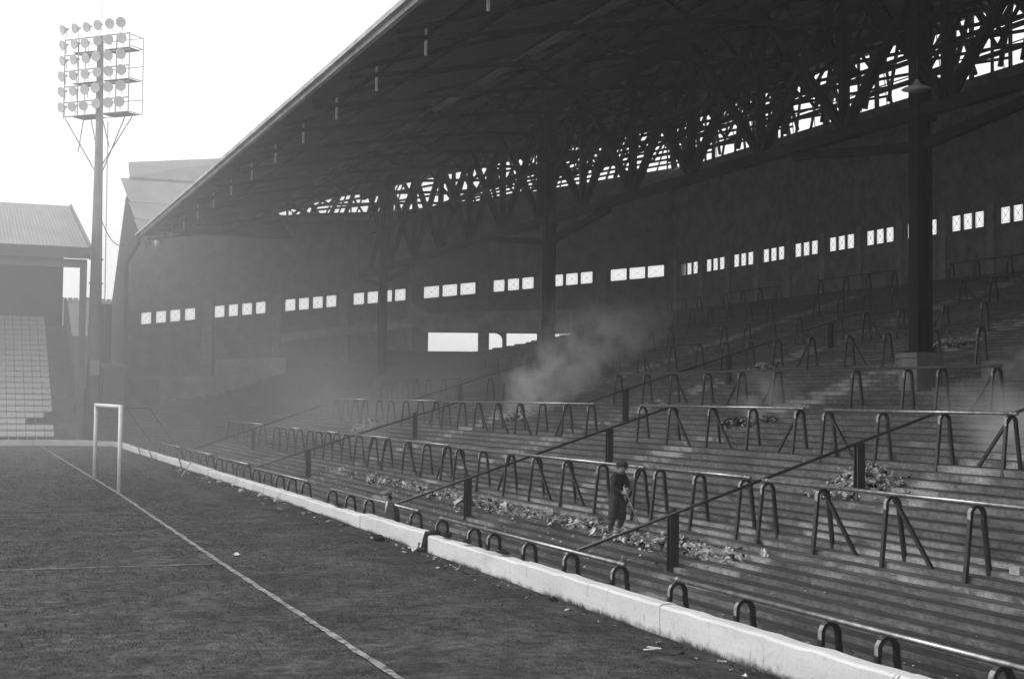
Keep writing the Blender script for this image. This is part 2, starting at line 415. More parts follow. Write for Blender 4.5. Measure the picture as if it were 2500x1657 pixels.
# roof
m = MB(); plan = [(10.2, -11), (10.2, 87.6), (19.7, 99.0), (24, 97.5), (47.0, 88.6), (47.0, -11), (24, -11)]
for q in (plan[:4] + plan[6:], plan[3:]):
    m.face([(a, b, roofz(a)) for a, b in q][::-1], 0); m.face([(a, b, roofz(a) + .14) for a, b in q], 1)
for i in range(7):
    a, b = plan[i], plan[(i + 1) % 7]
    m.face([(a[0], a[1], roofz(a[0])), (b[0], b[1], roofz(b[0])), (b[0], b[1], roofz(b[0]) + .14), (a[0], a[1], roofz(a[0]) + .14)], 1)
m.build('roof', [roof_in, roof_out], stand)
for X in (11.9, 13.7, 17.9, 19.8, 21.7, 23.4, 26, 28.5, 31, 33.5, 38.3, 40.8, 43.3, 45.6):
    y1 = min(endY(X) - .6, 87.6 + (X - 10.2) * 1.08)
    m = MB(); m.box((X - .05, -10, roofz(X) - .13), (X + .05, y1, roofz(X) - .015)); m.build('purlin', steel, stand)
m = MB(); m.box((16.0, -10, 13.22), (16.16, 92, 13.36)); m.build('purlin', mat('dusty_beam', .16, .3, 2), stand)
for k in range(42):
    a = -8.4 + 2.285 * k; m = MB()
    m.box((10.05, a, 12.22), (10.19, a + 2.25, 12.46)); m.box((9.9, a, 12.34), (10.045, a + 2.25, 12.47)); m.build('fascia_board', fascia_m, stand)
# transverse trusses
tops = [(X, roofz(X) - .13) for X in (10.5, 14, 17.5, 21, 24.4, 28, 32, 36, 40, 43.4, 46.3)]
bots = [(10.5, 12.05), (15.7, 12.95), (19.2, 13.5), (24.2, 13.9), (26.2, 14.0), (30, 15.2), (34, 16.3), (38, 17.3), (41.7, 18.2), (46.3, 19.25)]
ch = MB()
for L in (tops, bots):
    for (a, b), (c, d) in zip(L, L[1:]): ch.beam((a, 0, b), (c, 0, d), .12, .13)
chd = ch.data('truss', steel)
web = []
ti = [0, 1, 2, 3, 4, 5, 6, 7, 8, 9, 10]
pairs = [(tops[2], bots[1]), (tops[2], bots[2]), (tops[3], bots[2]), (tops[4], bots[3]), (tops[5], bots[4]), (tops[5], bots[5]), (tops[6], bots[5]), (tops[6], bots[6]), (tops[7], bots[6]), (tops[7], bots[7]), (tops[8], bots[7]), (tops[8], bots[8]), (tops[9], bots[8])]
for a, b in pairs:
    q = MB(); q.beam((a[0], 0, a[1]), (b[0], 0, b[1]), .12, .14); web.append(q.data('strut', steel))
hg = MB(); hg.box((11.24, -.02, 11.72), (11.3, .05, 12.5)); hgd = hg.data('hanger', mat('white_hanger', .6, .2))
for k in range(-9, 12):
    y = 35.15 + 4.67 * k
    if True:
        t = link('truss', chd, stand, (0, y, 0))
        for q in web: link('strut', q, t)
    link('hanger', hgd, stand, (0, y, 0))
# long girders on the pillars
def girder(X, z0, z1, pan, y0, y1, cw, bw_, full=True):
    for z in (z0 + cw / 2, z1 - cw / 2):
        m = MB(); m.box((X - cw / 2, y0, z - cw / 2), (X + cw / 2, y1, z + cw / 2)); m.build('girder_chord', steel, stand)
    q1, q2 = MB(), MB(); a, b = z0 + cw, z1 - cw
    q1.beam((-.03, 0, a), (-.03, pan, b), bw_, bw_); q2.beam((.05, pan, a), (.05, 0, b), bw_, bw_)
    q1.beam((0, 0, a), (0, 0, b), bw_, bw_)
    if full: q1.beam((0, 0, (a + b) / 2), (0, pan, (a + b) / 2), bw_ * .8, bw_ * .8)
    d1, d2 = q1.data('girder_brace', steel), q2.data('girder_brace', steel)
    y = y0
    while y < y1 - pan * .5:
        link('girder_brace', d1, stand, (X, y, 0)); link('girder_brace', d2, stand, (X, y, 0)); y += pan
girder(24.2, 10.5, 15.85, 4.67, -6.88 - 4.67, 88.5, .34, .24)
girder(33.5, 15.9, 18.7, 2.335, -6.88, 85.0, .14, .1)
# pillars on plinths
pl = MB()
for sx in (-1, 1): pl.box((sx * .2 - .04, -.2, 0), (sx * .2 + .04, .2, 11.75))
pl.box((-.159, -.06, 0), (.159, .06, 11.75)); pl.box((-.3, -.3, -.06), (.3, .3, -.001)); pl.box((-.33, -.28, 6.2), (.33, .28, 6.28))
pld = pl.data('pillar', steel)
px_ = MB(); px_.box((-.42, -.40, -2.2), (.42, .40, 0)); px_.box((-.48, -.46, -.14), (-.421, .46, -.02)); pxd = px_.data('plinth', conc_dk)
for y in (5.6, 31.6, 57.4, 83.4):
    o = link('pillar', pld, stand, (24.2, y, 4.2)); link('plinth', pxd, o, (0, 0, -.061))
    for s in (-1, 1):
        m = MB(); m.beam((24.2, y + s * .3, 9.75), (24.2, y + s * 6.2, 10.42), .22, .26); m.build('knee_brace', steel, stand)
# back wall with window bays
BAYP, WZ0, WZ1 = 3.58, 11.42, 12.22
m = MB(); m.box((XB, -11, -1), (XB + .06, 88.4, WZ0)); m.box((XB, -11, WZ1), (XB + .06, 88.4, 18.9))
wins = []
y = 64.2 - BAYP * 21
edges = [-11]
for k in range(28):
    c = 64.205 + BAYP * (k - 20)
    if c > 86 or c < -9.5: continue
    for off in (-.865, 0, .865): wins.append((c + off - .335, c + off + .335))
prev = -11
for a, b in wins:
    m.box((XB, prev, WZ0), (XB + .06, a, WZ1)); prev = b
m.box((XB, prev, WZ0), (XB + .06, 88.4, WZ1))
bw_o = m.build('back_wall', plaster, stand)
def winmesh(w_, h, sh=0.0):
    """frame with a cross of bars; local x = along wall, z up; sh = rise of the sill over the width"""
    f = MB(); t = .035
    P = lambda u, v: (u * w_, 0, v * h + sh * u)
    for a, b in (((0, 0), (1, 0)), ((0, 1), (1, 1)), ((0, 0), (0, 1)), ((1, 0), (1, 1))): f.beam(P(*a), P(*b), t, t, (0, 1, 0))
    i = .13
    for a, b in (((i, i), (1 - i, i)), ((i, 1 - i), (1 - i, 1 - i)), ((i, i), (i, 1 - i)), ((1 - i, i), (1 - i, 1 - i)), ((0, 0), (1, 1)), ((0, 1), (1, 0))): f.beam(P(*a), P(*b), .009, .009, (0, 1, 0))
    c = P(.5, .5); f.box((c[0] - .025, -.01, c[2] - .025), (c[0] + .025, .01, c[2] + .025))
    g_ = MB(); g_.face([(0, .03, 0), (w_, .03, sh), (w_, .03, h + sh), (0, .03, h)])
    return f.data('window', steel), g_.data('pane', glass_m)
wd, gd = winmesh(.67, WZ1 - WZ0)
for a, b in wins:
    o = link('window', wd, bw_o, (XB + .025, b, WZ0), (0, 0, -math.pi / 2)); link('pane', gd, o)
for k in range(28):
    c = 64.205 + BAYP * (k - 20.5)
    if -10 < c < 87.5:
        m = MB(); m.box((XB - .12, c - .26, 8.6), (XB - .003, c + .26, 12.5)); m.build('pier', mat('pier_render', .34, .2), stand)
# glazing bars in the open strip over the back wall
gb = MB()
for k in range(80):
    y = -10 + 2.3 * k
    if y < 88: gb.beam((XB + .03, y, 18.9), (XB + .03, y + .5, roofz(XB) - .02), .035, .035)
for z in (20.0, 21.0): gb.beam((XB + .03, -10.5, z), (XB + .03, 87, z), .05, .05)
o = gb.build('glazing_bars', steel, stand); o['kind'] = 'stuff'
rnd = random.Random(14); y = -8.0
while y < 88:
    q = MB(); dy = rnd.choice((-1.1, -.7, 0, 0, .7, 1.1)); wd0 = rnd.choice((.1, .14, .22, .34))
    q.beam((XB - .3, y, 18.7), (XB - .3, y + dy, roofz(XB - .3) - .05), .14, wd0, (1, 0, 0)); q.build('gable_strut', steel, stand)
    y += rnd.uniform(.75, 1.7)
y = -7.5
while y < 86:
    q = MB(); dy = rnd.choice((-1.4, -.9, .9, 1.4)); q.beam((XB - 1.9, y, 18.35), (XB - 1.9, y + dy, roofz(XB - 1.9) - .05), .14, rnd.choice((.14, .2, .3)), (1, 0, 0)); q.build('gable_strut', steel, stand)
    y += rnd.uniform(1.3, 2.6)
for z in (19.55, 20.6):
    q = MB(); q.box((XB - .5, -10, z - .12), (XB - .37, 88, z + .12)); q.build('gable_strut', steel, stand)
# far end wall: stands square to the view, windows step down with the terrace
KE = 98.9 / 97.2
EX = lambda X, z, d=0: Vector((X * KE, endY(X * KE), 2.763 + (z - 2.763) * KE)) + Vector((SY, CYw, 0)) * d
def eslab(m, X0_, X1_, za0, za1, zb0, zb1, d0=0, d1=.3):
    """prism between X0_ and X1_: bottom za0->za1, top zb0->zb1"""
    m.hexa([EX(X0_, za0, d0), EX(X1_, za1, d0), EX(X1_, za1, d1), EX(X0_, za0, d1), EX(X0_, zb0, d0), EX(X1_, zb1, d0), EX(X1_, zb1, d1), EX(X0_, zb0, d1)])
wt = lambda X: 8.435 + .1114 * (X - 11.77); wb = lambda X: 7.621 + .1109 * (X - 11.787)
G = [[11.77, 12.45, 12.71, 13.39, 13.62, 14.3, 14.56, 15.24], [16.46, 17.11, 17.35, 17.97, 18.21, 18.86, 19.09, 19.72], [20.96, 21.62, 21.83, 22.48, 22.72, 23.37, 23.58, 24.23],
     [25.32, 26.0, 26.21, 26.89, 27.12, 27.78, 27.96, 28.64], [29.8, 30.78, 30.99, 31.93, 32.13, 33.1], [34.25, 34.95, 35.16, 35.88, 36.08, 36.81], [37.96, 38.69, 38.87, 39.63, 39.81, 40.57], [41.72, 42.75, 42.92, 43.93, 44.09, 45.14]]
ew = [(a, b) for q in G for a, b in zip(q[::2], q[1::2])]
m = MB(); prev = 10.0
for a, b in ew + [(46.45, 46.45)]:
    eslab(m, prev, a, wb(prev), wb(a), wt(prev), wt(a)); prev = b
ETOP = [(21.0, 15.25), (26.5, 15.4), (33.0, 16.35), (46.45, 18.95)]
def etop(X):
    for (a, za), (b, zb) in zip(ETOP, ETOP[1:]):
        if X <= b: return za + (zb - za) * (X - a) / (b - a)
    return 18.95
OPEN = [(30.11, 33.36), (34.0, 34.84), (35.12, 37.05), (38.15, 39.7)]
zo = 7.3; prev = 10.0
for a, b in OPEN + [(46.45, 46.45)]:
    eslab(m, prev, a, -1, -1, zo if prev > 30 else 7.3, 7.3); prev = b
eslab(m, 10, 46.45, 7.3, 7.3, wb(10), wb(46.45))
eslab(m, 10, 10.7, wt(10), wt(10.7), 9.5, 14.0); eslab(m, 10.7, 13, wt(10.7), wt(13), 14.0, 15.0); eslab(m, 13, 19.4, wt(13), wt(19.4), 15.0, 16.6); eslab(m, 19.4, 21.0, wt(19.4), wt(21.0), 15.25, 15.25)
for a, b in zip(ETOP, ETOP[1:]): eslab(m, a[0], b[0], wt(a[0]), wt(b[0]), a[1], b[1])
for a, b in OPEN: eslab(m, a, b, -1, -1, 5.2, 5.2)
m2 = MB(); eslab(m2, 27.5, 39.9, 1, 1, 5.86, 5.9, -4.5, -.01); m2.build('exit_landing', terrace_m, stand)
# rounded shoulder of the second opening
ew_o = m.build('end_wall', plaster, stand)
arc = MB()
for i in range(6):
    t0, t1 = i / 6 * math.pi / 2, (i + 1) / 6 * math.pi / 2
    x0_, x1_ = 34.34 + .5 * math.sin(t0), 34.34 + .5 * math.sin(t1)
    z0_, z1_ = 6.8 + .5 * math.cos(t0), 6.8 + .5 * math.cos(t1)
    eslab(arc, x0_, x1_, z0_, z1_, 7.299, 7.299, .02, .28)
arc.build('arch_spandrel', plaster, stand)
ang = math.atan2(endY(30) - endY(20), -10)   # direction of falling X
for a, b in ew:
    L = (EX(b, 0) - EX(a, 0)).length; wd_, gd_ = winmesh(L, .82, wb(b) - wb(a))
    o = link('window', wd_, ew_o, EX(a, wb(a), .12), (0, 0, math.atan2(endY(b) - endY(a), b - a))); link('pane', gd_, o)
pier_m = mat('pier_render', .34, .2); ledge_m = mat('pale_render', .45, .25, .8)
for a, b in ((15.7, 16.4), (20.2, 20.75), (24.45, 25.05), (28.8, 29.1), (33.3, 33.9), (37.2, 37.7), (40.8, 41.4), (45.5, 46.2)):
    m = MB(); eslab(m, a, b, 4, 4, wt(a) + .4, wt(b) + .4, -.15, -.003); m.build('pier', pier_m, stand)
m = MB(); eslab(m, 20.8, 29.2, 6.5, 7.65, 7.06, 8.25, -.35, -.23); m.build('ledge', ledge_m, stand)
m = MB(); eslab(m, 30.1, 39.3, 7.31, 7.42, 8.58, 9.0, -.32, -.23); eslab(m, 28.9, 30.1, 7.75, 7.31, 9.4, 8.58, -.32, -.23); m.build('ledge', ledge_m, stand)
# open lattice between the end wall and the roof
rz = lambda X: roofz(X) - .05
rnd = random.Random(4); X = 21.0
while X < 46:
    zb_ = etop(X)
    dx = rnd.choice((-.55, 0, .55, .9, -.9)); q = MB(); q.beam(EX(X, zb_, .12), EX(X + dx, rz(X + dx), .12), rnd.choice((.1, .16, .3)), .12, (SY, CYw, 0)); q.build('gable_strut', steel, stand)
    X += rnd.uniform(.28, .5) if X < 27 else rnd.uniform(.5, .9)
for f_ in (.36, .7):
    q = MB()
    for a, b in ((22.5, 27), (27, 33), (33, 46)):
        q.beam(EX(a, etop(a) + f_ * (rz(a) - etop(a)), .05), EX(b, etop(b) + f_ * (rz(b) - etop(b)), .05), .12, .14)
    q.build('gable_strut', steel, stand)
# low pale parapets and the doorway below the end wall
m = MB(); eslab(m, 16.72, 21.2, 1, 1, 5.27, 5.46, -.7, -.4); m.build('parapet', concrete, stand)
m = MB(); eslab(m, 13.24, 16.71, 1, 1, 4.06, 4.14, -.7, -.4); eslab(m, 11.3, 13.24, 3.9, 3.9, 4.0, 4.06, -.7, -.4); eslab(m, 11.2, 11.3, 1, 1, 4, 4, -.7, -.4); m.build('parapet', concrete, stand)
# corner roof that faces the pitch, stepped in courses, and its gable
sec = [(86.6, 12.45), (89.0, 13.55), (92.4, 15.05), (97.2, 17.2)]
for (ya, za), (yb, zb) in zip(sec, sec[1:]):
    m = MB(); o_ = .05
    m.hexa([(10.0, ya - .15, za + .02), (19.3, ya - .15, za + .02), (19.3, yb, zb - .06), (10.0, yb, zb - .06), (10.0, ya - .15, za + .05), (19.3, ya - .15, za + .05), (19.3, yb, zb + .02), (10, yb, zb + .02)])
    m.build('roof_course', roof_out, stand)
m = MB(); m.hexa([(10.55, 97.0, 17.15), (19.3, 97.0, 17.15), (19.3, 100.2, 19.6), (10.8, 100.2, 18.6), (10.55, 97, 17.3), (19.3, 97, 17.3), (19.3, 100.2, 19.75), (10.8, 100.2, 18.78)]); m.build('roof_course', roof_out, stand)
gw = [(86.9, 12.3), (97.2, 17.15), (94.4, 15.6), (101.0, 9.4), (101.0, -1), (93, -1), (93, 11.5)]
m = MB()
gp = [(87.0, 11.9), (93.4, 11.2), (93.4, -1), (102.5, -1), (102.5, 9.0), (101, 9.4), (93.9, 15.55), (87.0, 12.42)]
n_ = len(gp)
m.face([(10.0, a, b) for a, b in gp]); m.face([(10.22, a, b) for a, b in gp][::-1])
for i in range(n_):
    a, b = gp[i], gp[(i + 1) % n_]; m.face([(10.0, a[0], a[1]), (10.22, a[0], a[1]), (10.22, b[0], b[1]), (10.0, b[0], b[1])])
m.build('gable_wall', mat('gable_sheet', .03, .25, 1), stand)
m = MB(); m.box((9.3, 101, -1), (9.99, 103, 9.0)); m.build('gable_buttress', mat('gable_sheet', .12), stand)
# near end wall, out of frame, added to keep light from leaking into the stand
m = MB(); m.box((12, -11.3, -1), (XB + .3, -11.01, 21)); m.build('end_wall', plaster, stand)

# dark vomitory parapets on the terrace at the right
v = thing('gangway_parapet', 'dark stepped concrete parapet beside the gangway behind the near pillar', 'parapet', (25, 30, 3.4))
m = MB(); m.box((-.2, -2.2, -.2), (.05, -.1, .5)); m.build('parapet_block', conc_dk, v)
m = MB(); m.box((1.5, -1.2, .2), (1.75, .6, .78)); m.build('parapet_block', conc_dk, v)
m = MB(); m.box((2.0, -3.0, .35), (2.25, -.1, 1.15)); m.build('parapet_block', conc_dk, v)

# hanging enamel lamp by the near pillar
l_ = thing('pendant_lamp', 'white enamel pendant lamp hanging from the girder beside the near pillar', 'lamp', (23.4, 30.7, 11.0))
m = MB(); m.tube([(0, 0, .9), (0, 0, .3)], .015, 6); m.build('rod', iron, l_)
m = MB(); m.tube([(0, 0, .3), (0, 0, .22), (0, 0, .15), (0, 0, .06), (0, 0, .03)], [.04, .07, .12, .36, .4], 18); m.build('lamp_shade', white, l_, True)
for i, (x, y, z) in enumerate(((10.8, 88.0, 11.95), (10.75, 83.0, 11.5))):
    l_ = thing('spot_lamp', ('small pale lamp under the far corner of the roof edge, the left one of two', 'small pale lamp under the far roof edge, the right one of two')[i], 'lamp', (x, y, z), 'small lamps under the far roof edge')
    m = MB(); m.tube([(-.22, 0, -.06), (0, 0, 0), (.14, 0, .03)], [.22, .17, .05], 12); m.build('lamp_bowl', white, l_, True)
    m = MB(); m.tube([(.05, 0, 0), (.05, 0, .45)], .02, 6); m.build('bracket', iron, l_)

# ------------------------------------------------------------------ crush barriers
HW, HT = .072, .05
def hoop_data():
    P = [(-.215, -.16), (-.115, .80)]
    for i in range(9):
        a = math.pi - math.pi * i / 8; P.append((.115 * math.cos(a), .86 + .13 * math.sin(a)))
    P += [(.115, .80), (.215, -.06)]
    m = MB(); base = 0
    for i, (x, z) in enumerate(P):
        a, b = P[max(0, i - 1)], P[min(len(P) - 1, i + 1)]; d = Vector((b[0] - a[0], b[1] - a[1])).normalized(); nx_, nz_ = -d.y, d.x
        for s, y in ((1, -1), (1, 1), (-1, 1), (-1, -1)): m.v.append((x + nx_ * s * HT / 2, y * HW / 2, z + nz_ * s * HT / 2))
        if i:
            k = 4 * i
            for c in range(4): m.f.append((k - 4 + c, k - 4 + (c + 1) % 4, k + (c + 1) % 4, k + c)); m.mi.append(0)
    m.f += [(3, 2, 1, 0), tuple(range(len(m.v) - 4, len(m.v)))]; m.mi += [0, 0]
    m.box((-.03, -.045, .985), (.03, .045, 1.015))
    for i, f_ in enumerate(m.f):          # worn shoulder on the open side, paled further by a painted sky highlight
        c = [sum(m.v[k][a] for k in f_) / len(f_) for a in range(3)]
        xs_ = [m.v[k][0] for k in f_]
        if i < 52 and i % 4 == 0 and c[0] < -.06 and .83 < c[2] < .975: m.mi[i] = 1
    return m.data('hoop', [iron, iron_worn_glint])
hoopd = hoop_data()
def brace_data(s):
    m = MB(); m.beam((0, s * .03, .96), (0, s * 1.0, -.08), .06, .05, (1, 0, 0)); return m.data('brace', iron)
braced = {'R': brace_data(-1), 'L': brace_data(1)}
ORD = ['first', 'second', 'third', 'fourth', 'fifth', 'sixth', 'seventh', 'eighth', 'ninth', 'tenth', 'eleventh', 'twelfth']
NUM = {2: 'two', 3: 'three', 4: 'four', 5: 'five', 6: 'six', 7: 'seven', 8: 'eight'}
ROWS = {1: [(9.42, [17.63, 15.82, 13.94, 12.87, 11.07, 9.2], ''), (9.45, [27.92, 26.03, 24.9, 23.18, 21.35, 19.54], ''), (9.5, [37.28, 35.42, 33.67, 31.67, 29.87], ''), (9.6, [48.07, 46.18, 44.27, 42.57, 40.72], ''), (9.75, [56.17, 53.9, 51.8, 50.42], ''), (9.8, [64.5, 62.3, 60.2, 58.4], ''), (9.8, [73, 71, 69, 67], '')],
 2: [(13.5, [21.93, 20.2, 18.3, 16.37, 14.4], '.RR..'), (13.55, [26.19, 24.51, 22.76], ''), (13.5, [38.43, 36.49, 34.47, 32.68, 30.75, 28.83, 26.95], 'R.LRR.L'), (13.6, [43.74, 41.81, 39.89], 'R.L'), (13.7, [51.84, 50.0, 48.14, 46.4], '..LL'), (13.7, [57.62, 56.09, 54.63, 53.24], ''), (13.7, [64.13, 62.7, 61.12, 59.52], ''), (13.8, [76.2, 73.24, 70.75, 67.79], '')],
 3: [(18.15, [26.94, 24.96, 22.96, 21.06], 'R..L'), (18.25, [36.31, 34.48, 32.3, 30.33, 28.26], '.RR.L'), (18.35, [53.98, 52.06, 50.18, 48.14, 45.98, 43.98, 41.9, 40.03], '..RRR.L.'), (18.45, [63.87, 61.95, 59.73, 57.65, 55.6], '....L'), (18.45, [72, 70, 68.2, 66.4], 'R..L')],
 4: [(22.1, [31.53, 29.37, 28.05, 26.12], '...L'), (22.3, [46.34, 44.06, 42.08, 39.82, 37.72, 35.69], '..R.LL'), (22.5, [60.02, 57.95, 56.08, 54.01], '..L.'), (22.5, [69.06, 66.64, 64.26], ''), (22.5, [77, 75, 73, 71], '')],
 5: [(27.2, [39.2, 37.16, 34.84, 32.8], 'R...'), (27.3, [47.39, 45.57, 43.7, 41.53], '...L'), (27.3, [54.51, 51.68, 49.4], 'R..'), (27.3, [63, 61, 59, 57], ''), (27.3, [74, 72, 70, 68], '')],
 6: [(31.6, [39.93, 37.95], 'L.'), (31.6, [46.21, 44.45, 42.39], '.R.'), (31.6, [55, 53, 51, 49], ''), (31.6, [66, 64, 62, 60], ''), (31.6, [77, 75, 73, 71], '')],
 7: [(37.6, [46.4, 44.6, 42.6, 40.6], 'R..L'), (37.7, [57, 55, 53, 51], ''), (37.9, [67.4, 65.4, 63.4, 61.4], ''), (38.2, [76, 74, 72, 70], ''), (38.2, [83, 81, 79], '')],
 8: [(43.9, [55, 53.2, 51, 48.8], ''), (44.2, [66.4, 64, 62, 59.8], ''), (43.8, [76, 74, 72, 70], ''), (43.6, [83, 81, 79], '')]}
ROWN = {1: 'front row just behind the white wall', 2: 'second row up from the white wall', 3: 'third row up from the wall', 4: 'fourth row up level with the plinths', 5: 'fifth row up just behind the pillars', 6: 'sixth row up the terrace', 7: 'high second row below the back windows', 8: 'topmost row under the back windows'}
for rk, L in ROWS.items():
    L = sorted(L, key=lambda q: q[1][-1])
    for n_, (X, Y, br) in enumerate(L):
        z = terz(X); yc = Y[-1]
        lab = '%s from the near end, %d-hoop crush barrier, %s' % (ORD[n_], len(Y), ROWN[rk])
        lab = lab.replace('%d-hoop' % len(Y), NUM[len(Y)] + '-hoop')
        b = thing('crush_barrier', lab, 'crush barrier', (X, yc, z), 'iron crush barriers standing in rows on the terrace')
        m = MB(); a, e = -.16, Y[0] - yc + .16
        m.tube([(0, a, 1.035), (0, e, 1.035)], .034, 10)
        for q in (0, len(Y) - 1): m.tube([(0, Y[q] - yc - .03, 1.035), (0, Y[q] - yc + .03, 1.035)], .045, 10)
        m.build('rail', iron_rail if rk < 4 else iron_far, b, True)
        for i, y in enumerate(Y):
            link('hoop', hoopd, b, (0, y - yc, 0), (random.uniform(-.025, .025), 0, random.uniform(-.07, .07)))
            if i < len(br) and br[i] in 'RL': link('brace', braced[br[i]], b, (0, y - yc, 0))

# sloping fences beside the stairs
def aisle(rail, posts, label, r=.03):
    (xa, ya), (xb, yb) = rail; f = thing('stair_fence', label, 'fence', (xa, ya, terz(xa)), 'sloping iron fences beside the terrace stairs')
    m = MB(); m.tube([(0, 0, 1.0), (xb - xa, yb - ya, 1.0 + terz(xb) - terz(xa))], r, 8); m.build('rail', iron, f, True)
    for x, y in posts:
        m = MB(); w_ = .082
        for s in (-1, 1): m.box((-w_, s * .055 - .018, -.2), (w_, s * .055 + .018, .99))
        m.box((-.012, -.036, -.2), (.012, .036, .985)); m.box((-.03, -.07, .991), (.03, .07, 1.04))
        o = m.build('post', iron, f); o.location = (x - xa, y - ya, terz(x) - terz(xa))
aisle(((9.58, 21.42), (18.37, 23.32)), [(11.71, 22.11), (16.08, 22.85)], 'nearest sloping stair fence, its upper post standing in the large litter heap')
aisle(((18.26, 21.17), (27, 22.6)), [(21, 21.6), (25.5, 22.3)], 'upper stair fence cut off by the right edge of the photo')
aisle(((9.65, 31.85), (18.43, 34.76)), [(11.75, 32.83), (16.1, 33.98)], 'sloping stair fence whose upper post rises behind the boy with the stick')
aisle(((18.64, 41.04), (32.08, 45.19)), [(20.26, 41.56), (25.18, 43.48), (30.18, 44.67)], 'long upper stair fence of three posts starting right of the big smoke plume')
aisle(((9.73, 49.0), (18.38, 52.62)), [(11.87, 50.12), (16.75, 53.0)], 'hazy sloping stair fence left of the smoke, rising past a small paper heap')
aisle(((18.6, 59.3), (30, 65.4)), [(21.3, 60.75), (26.2, 63.35)], 'faint upper stair fence climbing to the middle pillar')
aisle(((10.2, 64.4), (17.2, 70.4)), [(13.2, 67.0)], 'faintest stair fence, deep in the haze near the far corner')

# ------------------------------------------------------------------ goal
goal = thing('goal', 'white round-post football goal seen end-on without its net', 'goal', (4.39, 41.27, 0))
for y in (0, 7.44):
    m = MB(); m.tube([(0, y, -.1), (0, y, 2.5)], .062, 16); m.build('post', white, goal, True)
m = MB(); m.tube([(0, .063, 2.44), (0, 7.377, 2.44)], .06, 16); m.build('crossbar', white, goal, True)
for y, y2 in ((0, 7.3), (7.44, 14.6)):
    m = MB(); m.tube([(.06, y, 2.42), (1.6, y2 * .55 + y * .45 + 2.5, 2.35)], .009, 5); m.tube([(1.6, y2 * .55 + y * .45 + 2.5, 2.35), (3.55, y2 + 4.5, .5)], .009, 5); m.build('net_stay', galv, goal)
for i, (a, b) in enumerate((((7.95, 63.6, .5), (7.86, 61.1, .02)), ((7.95, 54.6, .5), (7.86, 52.9, .02)), ((7.95, 67.5, .55), (7.86, 65.3, .02)))):
    lab = ('dark net pole leaning on the curved end of the white wall, middle of three', 'dark net pole leaning on the white wall, crossed with a pale stick', 'dark net pole leaning on the wall farthest round the corner')[i]
    m = MB(); m.tube([a, b], .03, 7); tag(m.build('net_pole', iron, None, True), lab, 'pole', 'dark net poles leaning on the white wall')
m = MB(); m.tube([(7.35, 49.67, .02), (7.98, 51.5, .47)], .022, 7); tag(m.build('stick', wood_m, None, True), 'pale stick leaning on the white wall across a dark pole', 'stick')

# ------------------------------------------------------------------ floodlight mast
fl = thing('floodlight_mast', 'tall tapering floodlight mast with six rows of round lamps in the far corner', 'floodlight', (8.1, 92.0, 0))
m = MB(); m.tube([(0, 0, -1), (0, 0, 4), (0, 0, 17.5), (-.04, 0, 25.3)], [.48, .44, .25, .16], 12); m.build('mast', mat('mast_paint', .2, .2, .8), fl, True)
for z in (3.4, 5.6, 7.0, 9.7, 11.2): 
    m = MB(); m.tube([(0, 0, z), (0, 0, z + .07)], .5 - .006 * z, 12); m.build('collar', galv, fl)
m = MB()
for s in (-.16, .16): m.tube([(.58 + 0, s, 6), (.5, s, 20)], .014, 5)
for k in range(35): m.tube([(.56, -.16, 6.2 + .4 * k), (.56, .16, 6.2 + .4 * k)], .011, 4)
m.build('ladder', galv, fl)
m = MB(); m.box((-.28, -.75, 4.0), (.25, -.5, 4.9)); m.build('switch_box', mat('pale_box', .5, .1), fl)
for s in (-.62, -.78): 
    m = MB(); m.tube([(s, .1, -1), (s + .03, .1, 11)], .06, 6); m.build('cable_duct', galv, fl)
hx, hy = .70, -.71; fx, fy = -.71, -.70      # along the frame, and the way it faces
def hp(u, f_, z): return (hx * u + fx * f_, hy * u + fy * f_, z)
m = MB()
for z in (25.2, 23.2, 21.2, 24.2, 22.2, 20.3): m.beam(hp(-2.6, .35, z), hp(2.5, .35, z), .05, .06)
for u in (-2.6, -1.5, .0, 1.5, 2.5): m.beam(hp(u, .35, 20.2), hp(u, .35, 25.25), .06, .06)
for u in (-1.9, .6, 2.7): m.beam(hp(u, -.75, 20.3), hp(u, -.75, 25.1), .045, .045)
for z in (20.3, 21.2, 22.4, 23.3, 24.4, 25.1): m.beam(hp(-1.9, -.75, z), hp(2.7, -.75, z), .035, .035)
for z in (20.3, 22.4, 24.4, 25.1):
    for u in (-1.9, 2.6): m.beam(hp(u, -.75, z), hp(u, .35, z), .04, .04)
m.build('lamp_frame', galv, fl)
for z in (20.25, 22.35, 24.3):
    for a, b in ((-1.9, -.2), (.5, 2.4)):
        m = MB(); m.hexa([hp(a, -.75, z), hp(b, -.75, z), hp(b, .3, z), hp(a, .3, z), hp(a, -.75, z + .05), hp(b, -.75, z + .05), hp(b, .3, z + .05), hp(a, .3, z + .05)]); m.build('platform', steel, fl)
for a, b in ((hp(-2.5, .3, 20.2), (0, 0, 16.4)), (hp(2.7, .0, 20.25), (.1, 0, 17.0)), (hp(1.5, -.6, 20.25), (.1, 0, 16.4)), (hp(-1.2, -.6, 20.2), (0, 0, 17.6)), (hp(-1.0, .3, 20.2), hp(-1.5, .2, 18.0)), (hp(.4, .3, 20.2), hp(.9, .1, 18.2))):
    m = MB(); m.tube([a, b], .035, 6); m.build('strut', galv, fl)
lb = MB(); lb.tube([(0, 0, 0), (0, 0, .03), (0, 0, -.14), (0, 0, -.22)], [.27, .33, .22, .09], 16); lb.tube([(0, 0, -.2), (0, 0, -.42)], [.08, .07], 8)
lbd = lb.data('lamp', lampm, True)
lens_m = mat('lamp_lens', .5, .1, 2, .15, .6)
ln = MB(); ln.tube([(0, 0, .02), (0, 0, .045)], [.315, .3], 16); lnd = ln.data('lens', lens_m)
st_ = MB(); st_.beam((0, 0, 0), (0, 0, -.55), .035, .035); std_ = st_.data('stem', galv)
